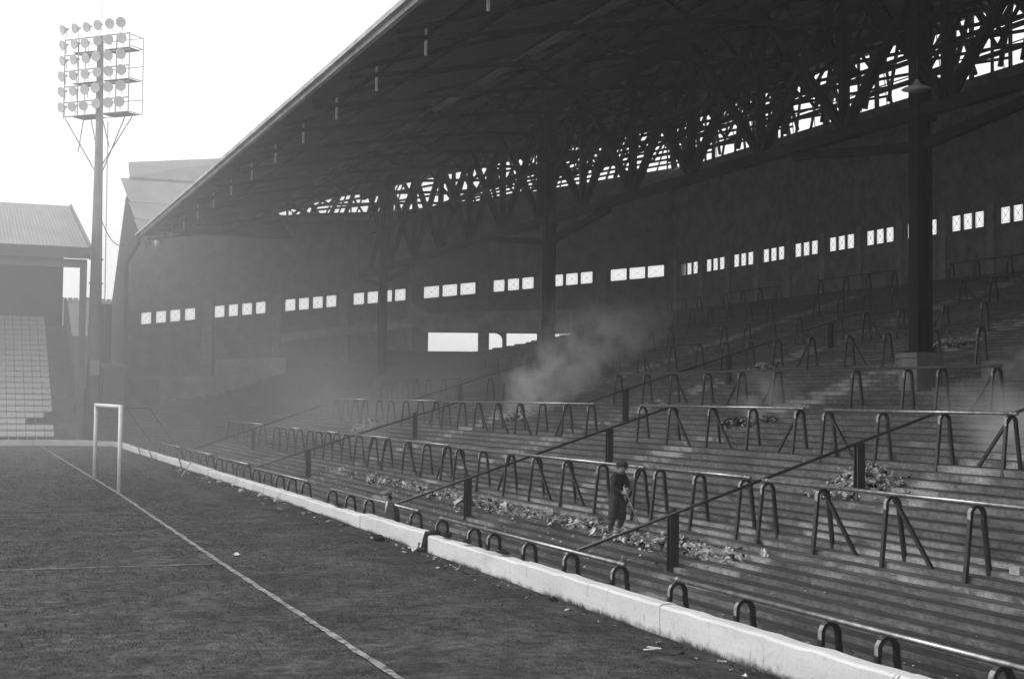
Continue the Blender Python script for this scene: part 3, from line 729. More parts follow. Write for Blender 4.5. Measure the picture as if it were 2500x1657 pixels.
rnd = random.Random(9)
for r_ in range(6):
    for c in range(6):
        u = -2.6 + .93 * c + rnd.uniform(-.06, .06); z = 25.85 - .99 * r_ - (.04 if c < 3 else 0)
        t = c / 5
        d = Vector((-.95 + .55 * t + rnd.uniform(-.1, .1), -.35 - .5 * t - .06 * r_, -.28 + rnd.uniform(-.1, .06))).normalized()
        pos = Vector(hp(u, .62, z))
        o = link('lamp', lbd, fl, pos); o.rotation_euler = d.to_track_quat('Z', 'Y').to_euler()
        link('lens', lnd, o)
        s_ = link('stem', std_, fl, pos - d * .3)
m = MB(); m.tube([(-.04, 0, 25.3), (-.04, 0, 27.9)], .012, 5); m.build('aerial', galv, fl)
m = MB(); P = []
for i in range(11):
    t = i / 10; P.append((8.4 + 1.6 * t, 92 + 2 * t, 13.6 - 1.15 * t - 1.1 * (4 * t * (1 - t)) * .5))
m.tube(P, .03, 5); tag(m.build('cable', iron, None, True), 'black cable sagging from the floodlight mast to the gable wall', 'cable')

# ------------------------------------------------------------------ the far seated stand
fs = thing('seated_stand', 'seated stand with a pale corrugated roof behind the far wall at the left', 'grandstand', (0, 0, 0))
# corrugated roof
m = MB(); RX0, RX1 = -26.0, 6.92; n_ = 330
for i in range(n_ + 1):
    X = RX0 + (RX1 - RX0) * i / n_; dz = .013 * (1 if i % 2 else -1)
    m.v += [(X, 83.2, 11.08 + dz), (X, 99.4, 15.42 + dz)]
    if i: k = 2 * i; m.f.append((k - 2, k, k + 1, k - 1)); m.mi.append(0)
m.build('roof', roof_out, fs)
m = MB(); m.box((6.94, 83.1, 10.9), (7.06, 83.2, 11.15)); m.hexa([(6.94, 83.2, 10.95), (7.06, 83.2, 10.95), (7.06, 99.4, 15.3), (6.94, 99.4, 15.3), (6.94, 83.2, 11.2), (7.06, 83.2, 11.2), (7.06, 99.4, 15.55), (6.94, 99.4, 15.55)]); m.build('verge_board', mat('verge', .2), fs)
m = MB(); m.box((RX0, 83.0, 10.42), (7.0, 83.18, 11.06)); m.build('fascia', mat('stand_fascia', .1, .2, .5), fs)
m = MB(); m.box((RX0, 83.5, 9.95), (6.85, 83.75, 10.41)); m.build('beam', mat('stand_beam', .2, .2, .5), fs)
m = MB(); m.box((RX0, 99.2, -1), (6.62, 99.5, 15.2)); m.build('back_wall', dark_in, fs)
m = MB(); m.hexa([(RX0, 83.8, 10.6), (6.8, 83.8, 10.6), (6.8, 99.1, 14.6), (RX0, 99.1, 14.6), (RX0, 83.8, 10.7), (6.8, 83.8, 10.7), (6.8, 99.1, 14.7), (RX0, 99.1, 14.7)]); m.build('ceiling', dark_in, fs)
m = MB(); m.box((6.5, 83.6, -1), (6.82, 83.95, 9.94)); m.build('column', mat('stand_column', .12), fs)
m = MB()
gp = [(83.9, -1), (99.1, -1), (99.1, 9.2), (83.9, .95)]
m.face([(6.72, a, b) for a, b in gp][::-1]); m.face([(6.9, a, b) for a, b in gp])
for i in range(4):
    a, b = gp[i], gp[(i + 1) % 4]; m.face([(6.72, a[0], a[1]), (6.9, a[0], a[1]), (6.9, b[0], b[1]), (6.72, b[0], b[1])])
m.build('side_parapet', mat('stand_side', .16, .2), fs)
NR = 22; pit_, ris = .675, .342
for r_ in range(NR):
    y = 84.0 + pit_ * r_; z = .12 + ris * r_
    m = MB(); m.box((RX0, y, -1), (6.7, y + pit_ if r_ < NR - 1 else 99.1, z)); m.build('deck_step', deck_m, fs)
sm = MB(); sm.box((-.238, .0, .26), (.238, .04, .59)); sm.box((-.21, -.34, .3), (.21, -.01, .36)); sm.box((-.2, .06, 0), (-.16, .1, .3))
smd = sm.data('seat', seat_m)
for r_ in range(NR):
    for c in range(9):
        if r_ in (2, 3) and c < (3 if r_ == 2 else 1): continue
        link('seat', smd, fs, (5.1 + .006 * r_ - .5 * c, 84.0 + pit_ * r_ + .42, .12 + ris * r_))
# houses and boundary wall seen in the gap
h = thing('house', 'distant house with a plain slate roof seen between the two stands', 'house', (8.4, 122, 0))
m = MB(); m.box((-9, 0, -1), (4, 8, 7.5)); m.build('wall', brick_m, h)
m = MB(); m.hexa([(-9.4, -.4, 7.4), (4.4, -.4, 7.4), (4.4, 4, 10.6), (-9.4, 4, 10.6), (-9.4, -.4, 7.6), (4.4, -.4, 7.6), (4.4, 4, 10.8), (-9.4, 4, 10.8)]); m.build('roof', slate_m, h)
m = MB()
for k in range(30): m.box((-9 + .45 * k, 3.85, 10.82), (-9 + .45 * k + .36, 4.15, 10.98 + (.1 if k % 7 == 3 else 0)))
m.build('ridge_tile', brick_m, h)
bwl = thing('boundary_wall', 'grey boundary wall behind the foot of the floodlight mast', 'wall', (8, 96, 0))
m = MB(); m.box((-1.0, 0, -1), (1.9, .3, 3.2)); m.build('wall_face', conc_dk, bwl)
m = MB(); m.box((-1.05, -.05, 3.201), (1.95, .35, 3.32)); m.build('coping', concrete, bwl)
hut = thing('hut', 'small pale hut in the far corner beside the mast', 'hut', (9.4, 90, 0))
m = MB(); m.box((-.9, 0, -1), (.35, 1.6, 4.4)); m.build('wall', mat('hut_wall', .12, .2), hut)
m = MB(); m.hexa([(-1.0, -.1, 4.41), (.45, -.1, 4.41), (.45, 1.7, 4.41), (-1, 1.7, 4.41), (-1, -.1, 4.55), (.45, -.1, 4.55), (.45, 1.7, 4.75), (-1, 1.7, 4.75)]); m.build('roof', slate_m, hut)

# ------------------------------------------------------------------ people
def skin_body(name, verts, edges, rad, root, sub=2):
    me = bpy.data.meshes.new(name); me.from_pydata(verts, edges, []); o = bpy.data.objects.new(name + '_rig', me); C.objects.link(o)
    md = o.modifiers.new('Skin', 'SKIN'); md.use_smooth_shade = True
    for i, r in enumerate(rad):
        sv = me.skin_vertices[0].data[i]; sv.radius = (r, r) if not isinstance(r, tuple) else r; sv.use_root = (i == root)
    o.modifiers.new('Sub', 'SUBSURF').levels = sub; o.modifiers['Sub'].render_levels = sub
    dg = bpy.context.evaluated_depsgraph_get(); dg.update()
    me2 = bpy.data.meshes.new_from_object(o.evaluated_get(dg)); me2.name = name
    bpy.data.objects.remove(o); return me2
def ball(m, c, r, n=14, k=9, sc=(1, 1, 1), cut=None):
    """ellipsoid; cut keeps only what lies above a height"""
    b0 = len(m.v); c = Vector(c)
    for j in range(k + 1):
        th = math.pi * j / k
        for i in range(n):
            ph = 2 * math.pi * i / n
            q = Vector((sc[0] * math.sin(th) * math.cos(ph), sc[1] * math.sin(th) * math.sin(ph), sc[2] * math.cos(th))) * r
            if cut is not None and q.z < cut: q.z = cut
            m.v.append(tuple(c + q))
    for j in range(k):
        for i in range(n):
            m.f.append((b0 + j * n + i, b0 + j * n + (i + 1) % n, b0 + (j + 1) * n + (i + 1) % n, b0 + (j + 1) * n + i)); m.mi.append(0)
RI = Vector((Rt0.x, Rt0.y, 0)); TC = Vector((-math.sin(YAW), -math.cos(YAW), 0))
def J(r, u, t): return RI * r + TC * t + Vector((0, 0, u))
def person(name, label, loc, K, rad, hand_pts, zones, face_dir, head_c, head_r, hat=None):
    """K: dict of joints, rad: radii, zones: function(point, joint coords) -> material slot"""
    root = thing(name, label, 'person', loc)
    names = list(K); idx = {k: i for i, k in enumerate(names)}
    E_ = [('pelvis', 'waist'), ('waist', 'chest'), ('chest', 'neckb'), ('neckb', 'neck'), ('neck', 'head'), ('head', 'crownp'),
          ('chest', 'shR'), ('shR', 'elR'), ('elR', 'wrR'), ('wrR', 'haR'), ('chest', 'shL'), ('shL', 'elL'), ('elL', 'wrL'), ('wrL', 'haL'),
          ('pelvis', 'hipR'), ('hipR', 'knR'), ('knR', 'anR'), ('anR', 'toR'), ('pelvis', 'hipL'), ('hipL', 'knL'), ('knL', 'anL'), ('anL', 'toL')]
    me = skin_body('body', [tuple(K[k]) for k in names], [(idx[a], idx[b]) for a, b in E_], [rad[k] for k in names], idx['pelvis'])
    for q in (skin_m, sweater_m if zones == 'boy' else coat_m, trouser_m, boot_m, mat('grey_stocking', .045, .3, 20)): me.materials.append(q)
    hands = [K['haR'], K['haL'], K['wrR'], K['wrL']]
    for pl_ in me.polygons:
        c = pl_.center
        s = 1
        if c.z > K['neckb'].z + .045 and (c - K['head']).length < .32: s = 0
        elif min((c - K['haR']).length, (c - K['haL']).length) < .085: s = 0
        elif c.z < .13: s = 3
        elif zones == 'boy' and c.z < .3: s = 4
        elif c.z < K['pelvis'].z + .03 and min((c - K['wrR']).length, (c - K['wrL']).length) > .14: s = 2
        pl_.material_index = s
    body = link('body', me, root)
    # face: nose, ears, eyes, mouth
    f = face_dir.normalized(); up_ = (K['crownp'] - K['neck']).normalized(); sd_ = f.cross(up_).normalized(); f = up_.cross(sd_)
    m = MB(); hc = head_c
    m.tube([hc + f * head_r * .9 + up_ * .02, hc + f * head_r * 1.22 - up_ * .018, hc + f * head_r * .95 - up_ * .03], [.008, .014, .01], 6)
    for s in (-1, 1): ball(m, hc + sd_ * s * head_r * .98, .028, 8, 6, (.5, .6, 1))
    m.build('face_detail', skin_m, body, True)
    m = MB()
    for s in (-1, 1): ball(m, hc + f * head_r * .92 + sd_ * s * .032 + up_ * .018, .011, 8, 6)
    m.tube([hc + f * head_r * .97 - up_ * .055 - sd_ * .025, hc + f * head_r * .99 - up_ * .057, hc + f * head_r * .97 - up_ * .055 + sd_ * .025], .005, 5)
    m.build('eyes_and_mouth', hair_m, body, True)
    # fingers
    for hk, wk, grip in hand_pts:
        hd = K[hk]; d = (hd - K[wk]).normalized(); s_ = d.cross(grip).normalized(); nrm = grip.normalized()
        m = MB()
        for i, ln_ in enumerate((.062, .07, .066, .052)):
            b_ = hd + s_ * (i - 1.5) * .02 + d * .015
            m.tube([b_, b_ + d * ln_ * .5 + nrm * .004, b_ + d * ln_ * .72 + nrm * ln_ * .38, b_ + d * ln_ * .45 + nrm * ln_ * .62], [.0098, .0092, .0085, .006], 6)
        b_ = hd - s_ * .035 - d * .02
        m.tube([b_, b_ - s_ * .02 + d * .03 + nrm * .012, b_ - s_ * .006 + d * .055 + nrm * .03], [.012, .0105, .008], 6)
        m.build('fingers', skin_m, body, True)
    return root, body
# the boy with the stick
K = dict(pelvis=J(.03, .78, 0), waist=J(.05, .92, .01), chest=J(.10, 1.10, .03), neckb=J(.125, 1.235, .05), neck=J(.14, 1.275, .06), head=J(.165, 1.36, .085), crownp=J(.17, 1.45, .09),
         shR=J(-.03, 1.17, .13), elR=J(-.04, .94, .21), wrR=J(.12, .87, .25), haR=J(.185, .85, .255), shL=J(.205, 1.17, -.07), elL=J(.275, .97, .02), wrL=J(.235, .92, .16), haL=J(.215, .90, .215),
         hipR=J(-.03, .72, .075), knR=J(-.045, .42, .13), anR=J(-.09, .09, .09), toR=J(.01, .03, .18), hipL=J(.095, .72, -.065), knL=J(.145, .42, -.02), anL=J(.11, .09, -.05), toL=J(.21, .03, .03))
rad = dict(pelvis=(.14, .115), waist=(.13, .105), chest=(.15, .115), neckb=.065, neck=.05, head=(.088, .095), crownp=.066, shR=.075, elR=.056, wrR=.037, haR=.034, shL=.075, elL=.056, wrL=.037, haL=.034,
           hipR=.115, knR=.1, anR=.05, toR=.044, hipL=.115, knL=.1, anL=.05, toL=.044)
fd = J(.8, -.45, .6)
bx, by = 12.5, 26.11
boy, body = person('person', 'boy in a dark pullover and rolled trousers clearing litter with a long stick', (bx, by, terz(bx) - .01), K, rad, [('haR', 'wrR', J(.1, -.9, .1)), ('haL', 'wrL', J(-.5, -.6, .2))], 'boy', fd, K['head'] + J(.0, .01, 0), .098)
m = MB(); ball(m, K['head'] + J(-.015, .035, -.012), .115, 16, 10, (1, 1, .95), -.025)
for i in range(40):
    a = random.uniform(0, 6.28); q = K['head'] + Vector((math.cos(a) * .1, math.sin(a) * .1, random.uniform(.0, .1))) - fd.normalized() * .03
    m.tube([q, q + Vector((math.cos(a) * .02, math.sin(a) * .02, -.05))], [.012, .004], 5)
m.build('hair', hair_m, body, True)
m = MB()
for k_ in ('R', 'L'): m.tube([K['kn' + k_] * .6 + K['an' + k_] * .4, K['kn' + k_] * .66 + K['an' + k_] * .34, K['kn' + k_] * .85 + K['an' + k_] * .15, K['kn' + k_] + Vector((0, 0, .12))], [.07, .088, .098, .09], 12)
m.build('trouser_cuffs', trouser_m, body, True)
m = MB()
for k_ in ('R', 'L'): m.tube([K['kn' + k_] * .5 + K['an' + k_] * .5, K['kn' + k_] * .6 + K['an' + k_] * .4], [.07, .075], 10)
m.build('sock_tops', mat('sock', .25, .2), body, True)
m = MB(); m.tube([K['neckb'] - Vector((0, 0, .012)), K['neckb'] + J(.01, .04, .005)], [.082, .066], 12); m.build('collar', mat('collar', .09), body, True)
st0 = Vector((bx, by, terz(bx))) + J(.175, .93, .275); st1 = Vector((bx, by, terz(bx))) + J(.50, .18, .22)
m = MB(); m.tube([st0 + (st0 - st1) * .06, st1], .012, 7); tag(m.build('litter_stick', wood_m, None, True), 'long pale litter stick held by the boy in the pullover', 'stick')
# the man in the cap behind the wall, walking away to the left
K = dict(pelvis=J(.03, .86, 0), waist=J(.02, 1.0, .0), chest=J(.0, 1.22, .0), neckb=J(-.04, 1.36, .0), neck=J(-.065, 1.41, .0), head=J(-.10, 1.51, .0), crownp=J(-.11, 1.60, .0),
         shR=J(-.02, 1.30, -.17), elR=J(.0, 1.04, -.24), wrR=J(-.12, .86, -.22), haR=J(-.16, .81, -.21), shL=J(.02, 1.30, .17), elL=J(.07, 1.04, .25), wrL=J(-.06, .88, .26), haL=J(-.11, .84, .26),
         hipR=J(.0, .80, -.085), knR=J(-.16, .47, -.09), anR=J(-.10, .09, -.09), toR=J(-.24, .03, -.09), hipL=J(.05, .80, .085), knL=J(.08, .46, .09), anL=J(.24, .11, .09), toL=J(.13, .03, .09))
rad = dict(pelvis=(.155, .125), waist=(.15, .13), chest=(.17, .13), neckb=.07, neck=.055, head=(.09, .1), crownp=.068, shR=.085, elR=.064, wrR=.044, haR=.037, shL=.085, elL=.064, wrL=.044, haL=.037,
           hipR=.115, knR=.08, anR=.052, toR=.044, hipL=.115, knL=.08, anL=.052, toL=.044)
fd = J(-1, -.15, -.1); mx_, my_ = 8.78, 29.4
man, body = person('person', 'man in a flat cap and grey coat walking behind the white wall', (mx_, my_, -.86), K, rad, [('haR', 'wrR', J(.3, -.6, .1)), ('haL', 'wrL', J(.3, -.6, -.1))], 'man', fd, K['head'] + J(0, .01, 0), .1)
m = MB(); ball(m, K['head'] + J(.0, .075, 0), .128, 18, 8, (1, 1, .52), -.02); ball(m, K['head'] + J(-.1, .075, 0), .075, 14, 6, (1, 1, .22)); m.build('flat_cap', mat('cap_tweed', .15, .35, 30), body, True)
m = MB(); ball(m, K['head'] + J(.062, -.005, 0), .07, 14, 8, (.8, 1.1, .85)); m.build('hair', hair_m, body, True)
m = MB(); m.tube([K['neckb'] + J(-.03, .06, .1), K['shL'] + J(-.1, .0, .02), K['shL'] + J(-.13, -.1, .03)], [.024, .03, .02], 8); m.build('white_scarf', mat('scarf', .65, .15, 12), body, True)
m = MB(); m.tube([K['chest'] + J(0, .03, 0), K['waist'] + J(.01, -.05, 0), K['pelvis'] + J(.02, -.02, 0), K['pelvis'] + J(.04, -.22, 0)], [.175, .18, .185, .205], 14, 0, False); m.build('coat', coat_m, body, True)

# ------------------------------------------------------------------ litter
def sheet(m, c, s, rnd, mi=0, tilt=.5, crumple=.25, asp=1.0):
    """one crumpled piece of paper: a 3 x 3 grid bent about"""
    eu = Matrix.Rotation(rnd.uniform(0, 6.28), 3, 'Z') @ Matrix.Rotation(rnd.uniform(-tilt, tilt), 3, 'X') @ Matrix.Rotation(rnd.uniform(-tilt, tilt), 3, 'Y')
    b0 = len(m.v)
    for j in range(3):
        for i in range(3):
            q = Vector(((i - 1) * s * .5 * asp, (j - 1) * s * .5, rnd.uniform(-1, 1) * s * crumple)) + Vector((rnd.uniform(-1, 1), rnd.uniform(-1, 1), 0)) * s * .12
            m.v.append(tuple(Vector(c) + eu @ q))
    for j in range(2):
        for i in range(2):
            k = b0 + j * 3 + i; m.f.append((k, k + 1, k + 4, k + 3)); m.mi.append(mi)
PM = [paper_m, paper_g, char_m]
def heap(label, cx_, cy_, rx, ry, h_, n_, s, dark=.2, seed=1):
    rnd = random.Random(seed); m = MB()
    for _ in range(n_):
        a, q = rnd.uniform(0, 6.28), rnd.random() ** .6
        x, y = cx_ + math.cos(a) * q * rx, cy_ + math.sin(a) * q * ry
        z = terz(x) + .03 + max(0, (1 - q * q)) * h_ * rnd.uniform(.3, 1)
        mi = 2 if rnd.random() < dark else (1 if rnd.random() < .4 else 0)
        sheet(m, (x, y, z), s * rnd.uniform(.5, 1.4), rnd, mi, 1.2, .35)
    tag(m.build('litter_heap', PM), label, None, None, 'stuff')
heap('large heap of swept paper round the fence post on the right', 16.5, 23.3, .62, .85, .4, 900, .085, .14, 1)
heap('scattered fringe of scraps beside the large paper heap', 16.4, 23.3, .9, 1.6, .03, 150, .06, .35, 2)
heap('smouldering paper heap under the right hand smoke', 19.9, 21.6, .5, .8, .25, 260, .08, .4, 3)
heap('burnt black litter heap in the third barrier row', 20.4, 34.3, .6, 1.3, .14, 300, .08, .75, 4)
heap('pale paper heap beside the hazy stair fence', 17.4, 62.3, .6, 1.3, .4, 350, .13, .1, 5)
heap('burning paper heap at the foot of the big smoke plume', 20.0, 50.3, .5, 1.1, .25, 260, .1, .3, 6)
heap('paper heap high on the terrace right of the smoke', 27.2, 44.4, .5, .9, .2, 150, .09, .3, 8)
heap('paper heap half hidden behind the near pillar', 29.5, 37.2, .6, .9, .25, 170, .1, .25, 9)
# long swept trail of newspapers below the second row
rnd = random.Random(21); m = MB()
CL = [(49.5, .5, 60), (46.6, .5, 70), (44.4, .5, 170), (43.2, .5, 90), (41.0, .6, 110), (39.2, .5, 60), (37.5, .4, 150), (36.6, .35, 260), (35.2, .3, 90), (33.4, .3, 130), (32.2, .3, 90), (31.0, .3, 150), (30.0, .25, 110), (28.9, .25, 80), (27.7, .2, 140), (26.2, .15, 25), (25.5, .25, 150), (24.6, .25, 190), (23.9, .25, 230), (23.1, .2, 110), (22.2, .15, 80), (21.3, .12, 60)]
for yc, wd_, n_ in CL:
    xc = 12.45 + rnd.gauss(0, .07) + .012 * (yc - 30)
    for _ in range(int(n_ * .75)):
        Y = yc + rnd.gauss(0, wd_); X = xc + rnd.gauss(0, .11)
        sheet(m, (X, Y, terz(X) + .045 + abs(rnd.gauss(0, .05))), rnd.uniform(.025, .085) * (1.9 if rnd.random() < .08 else 1), rnd, 0 if rnd.random() < .5 else (1 if rnd.random() < .7 else 2), 1.1, .38, rnd.uniform(.4, 2.2))
for _ in range(350):
    Y = 21.5 + 29 * rnd.random(); X = 12.3 + rnd.gauss(0, .4)
    sheet(m, (X, Y, terz(X) + .05), rnd.uniform(.02, .06), rnd, 0 if rnd.random() < .6 else 1, .5, .3, rnd.uniform(.4, 2.0))
tag(m.build('litter_trail', PM), 'long swept trail of crumpled newspapers along the lower steps', None, None, 'stuff')
m = MB()
for _ in range(420):
    Y = 9 + 60 * rnd.random() ** 1.3; X = 9.3 + 3.0 * rnd.random()
    sheet(m, (X, Y, terz(X) + .05), rnd.uniform(.015, .06), rnd, 0 if rnd.random() < .5 else 1, .3, .2)
for _ in range(300):
    Y = 14 + 50 * rnd.random(); X = 13 + 22 * rnd.random()
    sheet(m, (X, Y, terz(X) + .06), rnd.uniform(.02, .07), rnd, 0 if rnd.random() < .5 else 1, .3, .15)
tag(m.build('scattered_litter', PM), 'small scraps of paper strewn over the terrace steps', None, None, 'stuff')
m = MB()
for _ in range(330):
    Y = 10 + 45 * rnd.random(); X = 8.02 - abs(rnd.gauss(0, .3))
    z = min(1, max(0, X - 6.9)) * edge_z(Y)
    mi = 2 if rnd.random() < .45 else (1 if rnd.random() < .5 else 0)
    sheet(m, (X, Y, z + .02), rnd.uniform(.015, .065) * (1.8 if rnd.random() < .06 else 1), rnd, mi, .35, .25, rnd.uniform(.4, 2.4))
tag(m.build('wall_foot_litter', PM), 'scraps and clods along the pitch side foot of the white wall', None, None, 'stuff')
# single pieces one could pick up
def scrap(label, c, s, asp=1.0, mt=None, tilt=.15, cr=.12, seed=1):
    m = MB(); r_ = random.Random(seed); sheet(m, (0, 0, 0), s, r_, 0, tilt, cr, asp); sheet(m, (.02, .03, .01), s * .7, r_, 0, tilt * 2, cr, asp)
    tag(m.build('paper_scrap', mt or paper_m, loc=c), label, 'paper scrap', 'loose papers lying about the ground')
scrap('white paper scrap lying alone on the turf beyond the goal line', (4.62, 24.8, .035), .12, 1.7, None, .12, .1, 1)
scrap('long pale strip lying on the dark earth near the front of the wall', (7.35, 14.35, .0), .06, 3.4, None, .08, .06, 2)
scrap('crumpled paper lying under the dark cloth at the gap in the wall', (7.95, 24.9, .05), .2, 1.0, None, .5, .35, 3)
scrap('large white newspaper sheet standing by the boy with the stick', (12.2, 26.5, terz(12.2) + .12), .2, .5, None, 1.2, .15, 5)
scrap('pale crumpled sheet left of the boy nearest the front fence post', (11.2, 25.4, terz(11.2) + .06), .15, 1.2, None, .8, .35, 6)
scrap('white bundle of paper just right of the nearest front fence post', (12.7, 21.9, terz(12.7) + .06), .15, 1.4, None, .8, .4, 7)
scrap('white crumpled bundle at the right hand end of the paper trail', (12.8, 20.9, terz(12.8) + .06), .13, 1.6, None, .7, .35, 8)
b = MB(); b.box((-.06, -.11, 0), (.06, .09, .11)); tag(b.build('block', mat('white_block', .35, .3, 9), loc=(13.75, 15.85, terz(13.75) + .02)), 'small white block on the steps at the right edge', 'block')
# dark cloth over the gap in the wall and dark things on its coping
m = MB(); W_ = 6
prof = [(8.62, -.05), (8.5, .2), (8.36, .335), (8.22, .345), (8.09, .325), (8.055, .2), (8.04, .05), (8.0, -.06), (7.93, -.06)]
for i, (x, z) in enumerate(prof):
    for k in range(W_ + 1):
        y = 24.83 + (k / W_ - .5) * (.26 + .05 * math.sin(i)) ; m.v.append((x - .012 * math.sin(k * 2.2 + i), y, z + .012 * math.cos(k * 2.6 + i * .7)))
for i in range(len(prof) - 1):
    for k in range(W_): a = i * (W_ + 1) + k; m.f.append((a, a + 1, a + W_ + 2, a + W_ + 1)); m.mi.append(0)
o = m.build('draped_cloth', cloth_dk, None, True); sol = o.modifiers.new('Solid', 'SOLIDIFY'); sol.thickness = .03
tag(o, 'dark cloth draped over the gap in the white wall', 'cloth')
def rag(label, c, sx, sy, sz, seed, mt=cloth_dk):
    r_ = random.Random(seed); m = MB(); ball(m, (0, 0, 0), 1, 12, 7, (sx, sy, sz))
    m.v = [(x * (1 + r_.uniform(-.25, .25)), y * (1 + r_.uniform(-.25, .25)), max(z * (1 + r_.uniform(-.4, .4)), -sz * .55)) for x, y, z in m.v]
    tag(m.build('rag', mt, None, True, c), label, 'rag', 'dark rags left along the white wall')
rag('dark rag on the wall top left of the man in the cap', (8.22, 31.6, .33), .09, .3, .03, 1)
rag('dark rag on the wall top beside the draped cloth', (8.24, 24.1, .35), .08, .24, .045, 2)
rag('dark twisted rag on the wall top, second right of the draped cloth', (8.2, 22.9, .345), .07, .16, .035, 3)
rag('dark loop of cloth on the wall top above the wall joint', (8.2, 21.2, .34), .07, .2, .04, 4)
rag('black lump lying at the foot of the wall left of the gap', (7.8, 26.9, .04), .1, .22, .06, 5)
for i, (x, y) in enumerate(((7.85, 38.6), (7.7, 40.6), (7.9, 36.8))):
    rag(('white stone at the wall foot, middle of three in the haze', 'white stone at the wall foot, the farthest of three', 'white stone at the wall foot, the nearest of three')[i], (x, y, .08), .09, .14, .08, 10 + i, mat('white_block', .55))

# ------------------------------------------------------------------ smoke and haze
def vol(name, label, lo, hi, dens, lean=(0, 0), w0=.12, w1=.3, sc=.5, seed=0.0, base=(0, 0), thr=.42):
    m = MB(); m.box(lo, hi); mt = bpy.data.materials.new(name); mt.use_nodes = True
    n, l = mt.node_tree.nodes, mt.node_tree.links; n.remove(n["Principled BSDF"])
    pv = n.new("ShaderNodeVolumePrincipled"); pv.inputs['Color'].default_value = (.98, .98, .98, 1); pv.inputs['Anisotropy'].default_value = .0
    l.new(pv.outputs[0], n["Material Output"].inputs['Volume'])
    tc = n.new("ShaderNodeTexCoord"); sp = n.new("ShaderNodeSeparateXYZ"); l.new(tc.outputs['Generated'], sp.inputs[0])
    def M(op, a, b=None, c=None, cl=False):
        q = n.new("ShaderNodeMath"); q.operation = op; q.use_clamp = cl
        for i, v in enumerate((a, b, c)):
            if v is None: continue
            if isinstance(v, (int, float)): q.inputs[i].default_value = v
            else: l.new(v, q.inputs[i])
        return q.outputs[0]
    no = n.new("ShaderNodeTexNoise"); no.noise_dimensions = '4D'; no.inputs['W'].default_value = seed; no.inputs['Scale'].default_value = sc; no.inputs['Detail'].default_value = 5; no.inputs['Roughness'].default_value = .6
    no.inputs['Distortion'].default_value = .6
    l.new(tc.outputs['Object'], no.inputs['Vector'])
    gx, gy, gz = sp.outputs
    wob_ = M('MULTIPLY', M('SUBTRACT', no.outputs[0], .5), .6)
    dx = M('ADD', M('SUBTRACT', M('SUBTRACT', gx, .5 + base[0]), M('MULTIPLY', gz, lean[0])), wob_)
    dy = M('ADD', M('SUBTRACT', M('SUBTRACT', gy, .5 + base[1]), M('MULTIPLY', gz, lean[1])), wob_)
    r = M('SQRT', M('ADD', M('MULTIPLY', dx, dx), M('MULTIPLY', dy, dy)))
    rr = M('DIVIDE', r, M('MULTIPLY_ADD', gz, w1, w0))
    fall = M('SUBTRACT', 1.0, rr, None, True)
    vert = M('MULTIPLY', M('MULTIPLY', gz, 12, None, True), M('POWER', M('SUBTRACT', 1.0, gz, None, True), 1.8))
    nz = M('MULTIPLY', M('SUBTRACT', no.outputs[0], thr, None, True), 6)
    # keep clear of the box faces
    ed = M('MULTIPLY', M('MULTIPLY', M('MULTIPLY', gx, M('SUBTRACT', 1.0, gx)), 14, None, True), M('MULTIPLY', M('MULTIPLY', gy, M('SUBTRACT', 1.0, gy)), 14, None, True))
    dn = M('MULTIPLY', M('MULTIPLY', M('MULTIPLY', fall, vert), nz), M('MULTIPLY', ed, dens))
    l.new(dn, pv.inputs['Density'])
    o = m.build(name, mt); tag(o, label, None, None, 'stuff'); return o
vol('smoke', 'tall plume of white smoke rising from the burning heap mid terrace', (17.8, 44.5, 2.0), (27.2, 54.0, 7.0), 5.5, (.42, -.2), .1, .36, .95, 5.3, (-.24, .1), .45)
vol('smoke', 'low smoke drifting off the smouldering heap at the right', (18.2, 21.0, 1.6), (22.0, 25.0, 3.4), 4.5, (.0, .1), .16, .5, 1.0, 4.1, (-.1, -.1))
vol('smoke', 'small puff of smoke behind the near pillar plinth', (24.4, 28.0, 3.0), (26.4, 30.6, 4.5), 7.0, (.1, -.1), .2, .4, 1.4, 7.7)
vol('smoke', 'wide bank of drifting smoke over the far left of the terrace', (10.5, 50.0, .5), (27.0, 82.0, 7.5), .1, (.1, -.05), .3, .35, .2, 2.2, (0, 0), .36)
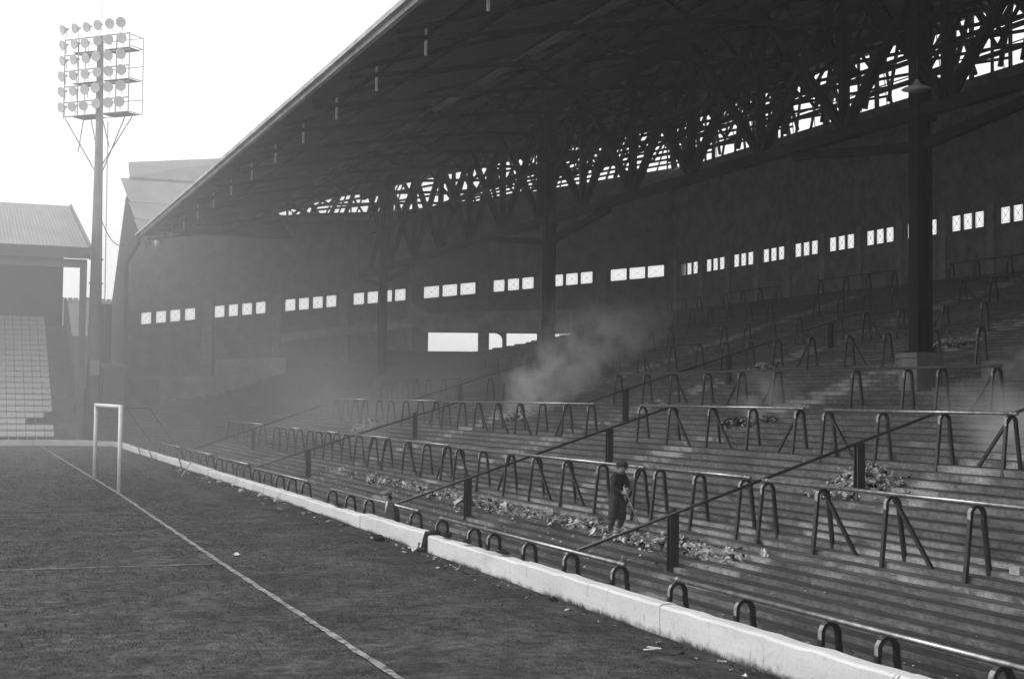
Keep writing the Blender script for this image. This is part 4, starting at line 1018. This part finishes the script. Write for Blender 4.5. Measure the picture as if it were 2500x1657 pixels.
def bank(label, lo, hi, dens, sc, seed, soft=3.0):
    m = MB(); m.box(lo, hi); mt = bpy.data.materials.new('smoke_bank'); mt.use_nodes = True
    n, l = mt.node_tree.nodes, mt.node_tree.links; n.remove(n["Principled BSDF"])
    pv = n.new("ShaderNodeVolumePrincipled"); pv.inputs['Color'].default_value = (.95, .95, .95, 1); pv.inputs['Anisotropy'].default_value = .2
    l.new(pv.outputs[0], n["Material Output"].inputs['Volume'])
    tc = n.new("ShaderNodeTexCoord"); sp = n.new("ShaderNodeSeparateXYZ"); l.new(tc.outputs['Generated'], sp.inputs[0])
    def M(op, a, b=None, cl=False):
        q = n.new("ShaderNodeMath"); q.operation = op; q.use_clamp = cl
        for i, v in enumerate((a, b)):
            if v is None: continue
            if isinstance(v, (int, float)): q.inputs[i].default_value = v
            else: l.new(v, q.inputs[i])
        return q.outputs[0]
    no = n.new("ShaderNodeTexNoise"); no.noise_dimensions = '4D'; no.inputs['W'].default_value = seed; no.inputs['Scale'].default_value = sc; no.inputs['Detail'].default_value = 2
    l.new(tc.outputs['Object'], no.inputs['Vector'])
    e = None
    for q in sp.outputs[:2]:
        w_ = M('MULTIPLY', M('MULTIPLY', q, M('SUBTRACT', 1.0, q)), soft, True); e = w_ if e is None else M('MULTIPLY', e, w_)
    e = M('MULTIPLY', e, M('MULTIPLY', M('SUBTRACT', 1.0, sp.outputs[2], True), 1.6, True))
    e = M('MULTIPLY', e, M('MULTIPLY', no.outputs[0], 2.0 * dens)); l.new(e, pv.inputs['Density'])
    tag(m.build('smoke', mt), label, None, None, 'stuff')
bank('broad smoke drifting across the far end of the pitch and the far corner', (-32, 30, -.9), (30, 99, 28.5), .0075, .05, 3.3, 4.5)
vol('smoke', 'faint wisp over the burnt heap in the third row', (19.6, 32.0, 2.0), (22.0, 35.6, 3.9), 2.2, (0, .1), .2, .4, 1.1, 9.2)
hz = MB(); hz.box((-69, -27, -2.0), (73, 137, 29.0))
hm = bpy.data.materials.new('haze'); hm.use_nodes = True; n = hm.node_tree.nodes; n.remove(n["Principled BSDF"])
pv = n.new("ShaderNodeVolumePrincipled"); pv.inputs['Color'].default_value = (.95, .95, .95, 1); pv.inputs['Density'].default_value = HAZE; pv.inputs['Anisotropy'].default_value = .3
hm.node_tree.links.new(pv.outputs[0], n["Material Output"].inputs['Volume'])
tag(hz.build('haze', hm), 'thin smoky haze filling the ground', None, None, 'stuff')
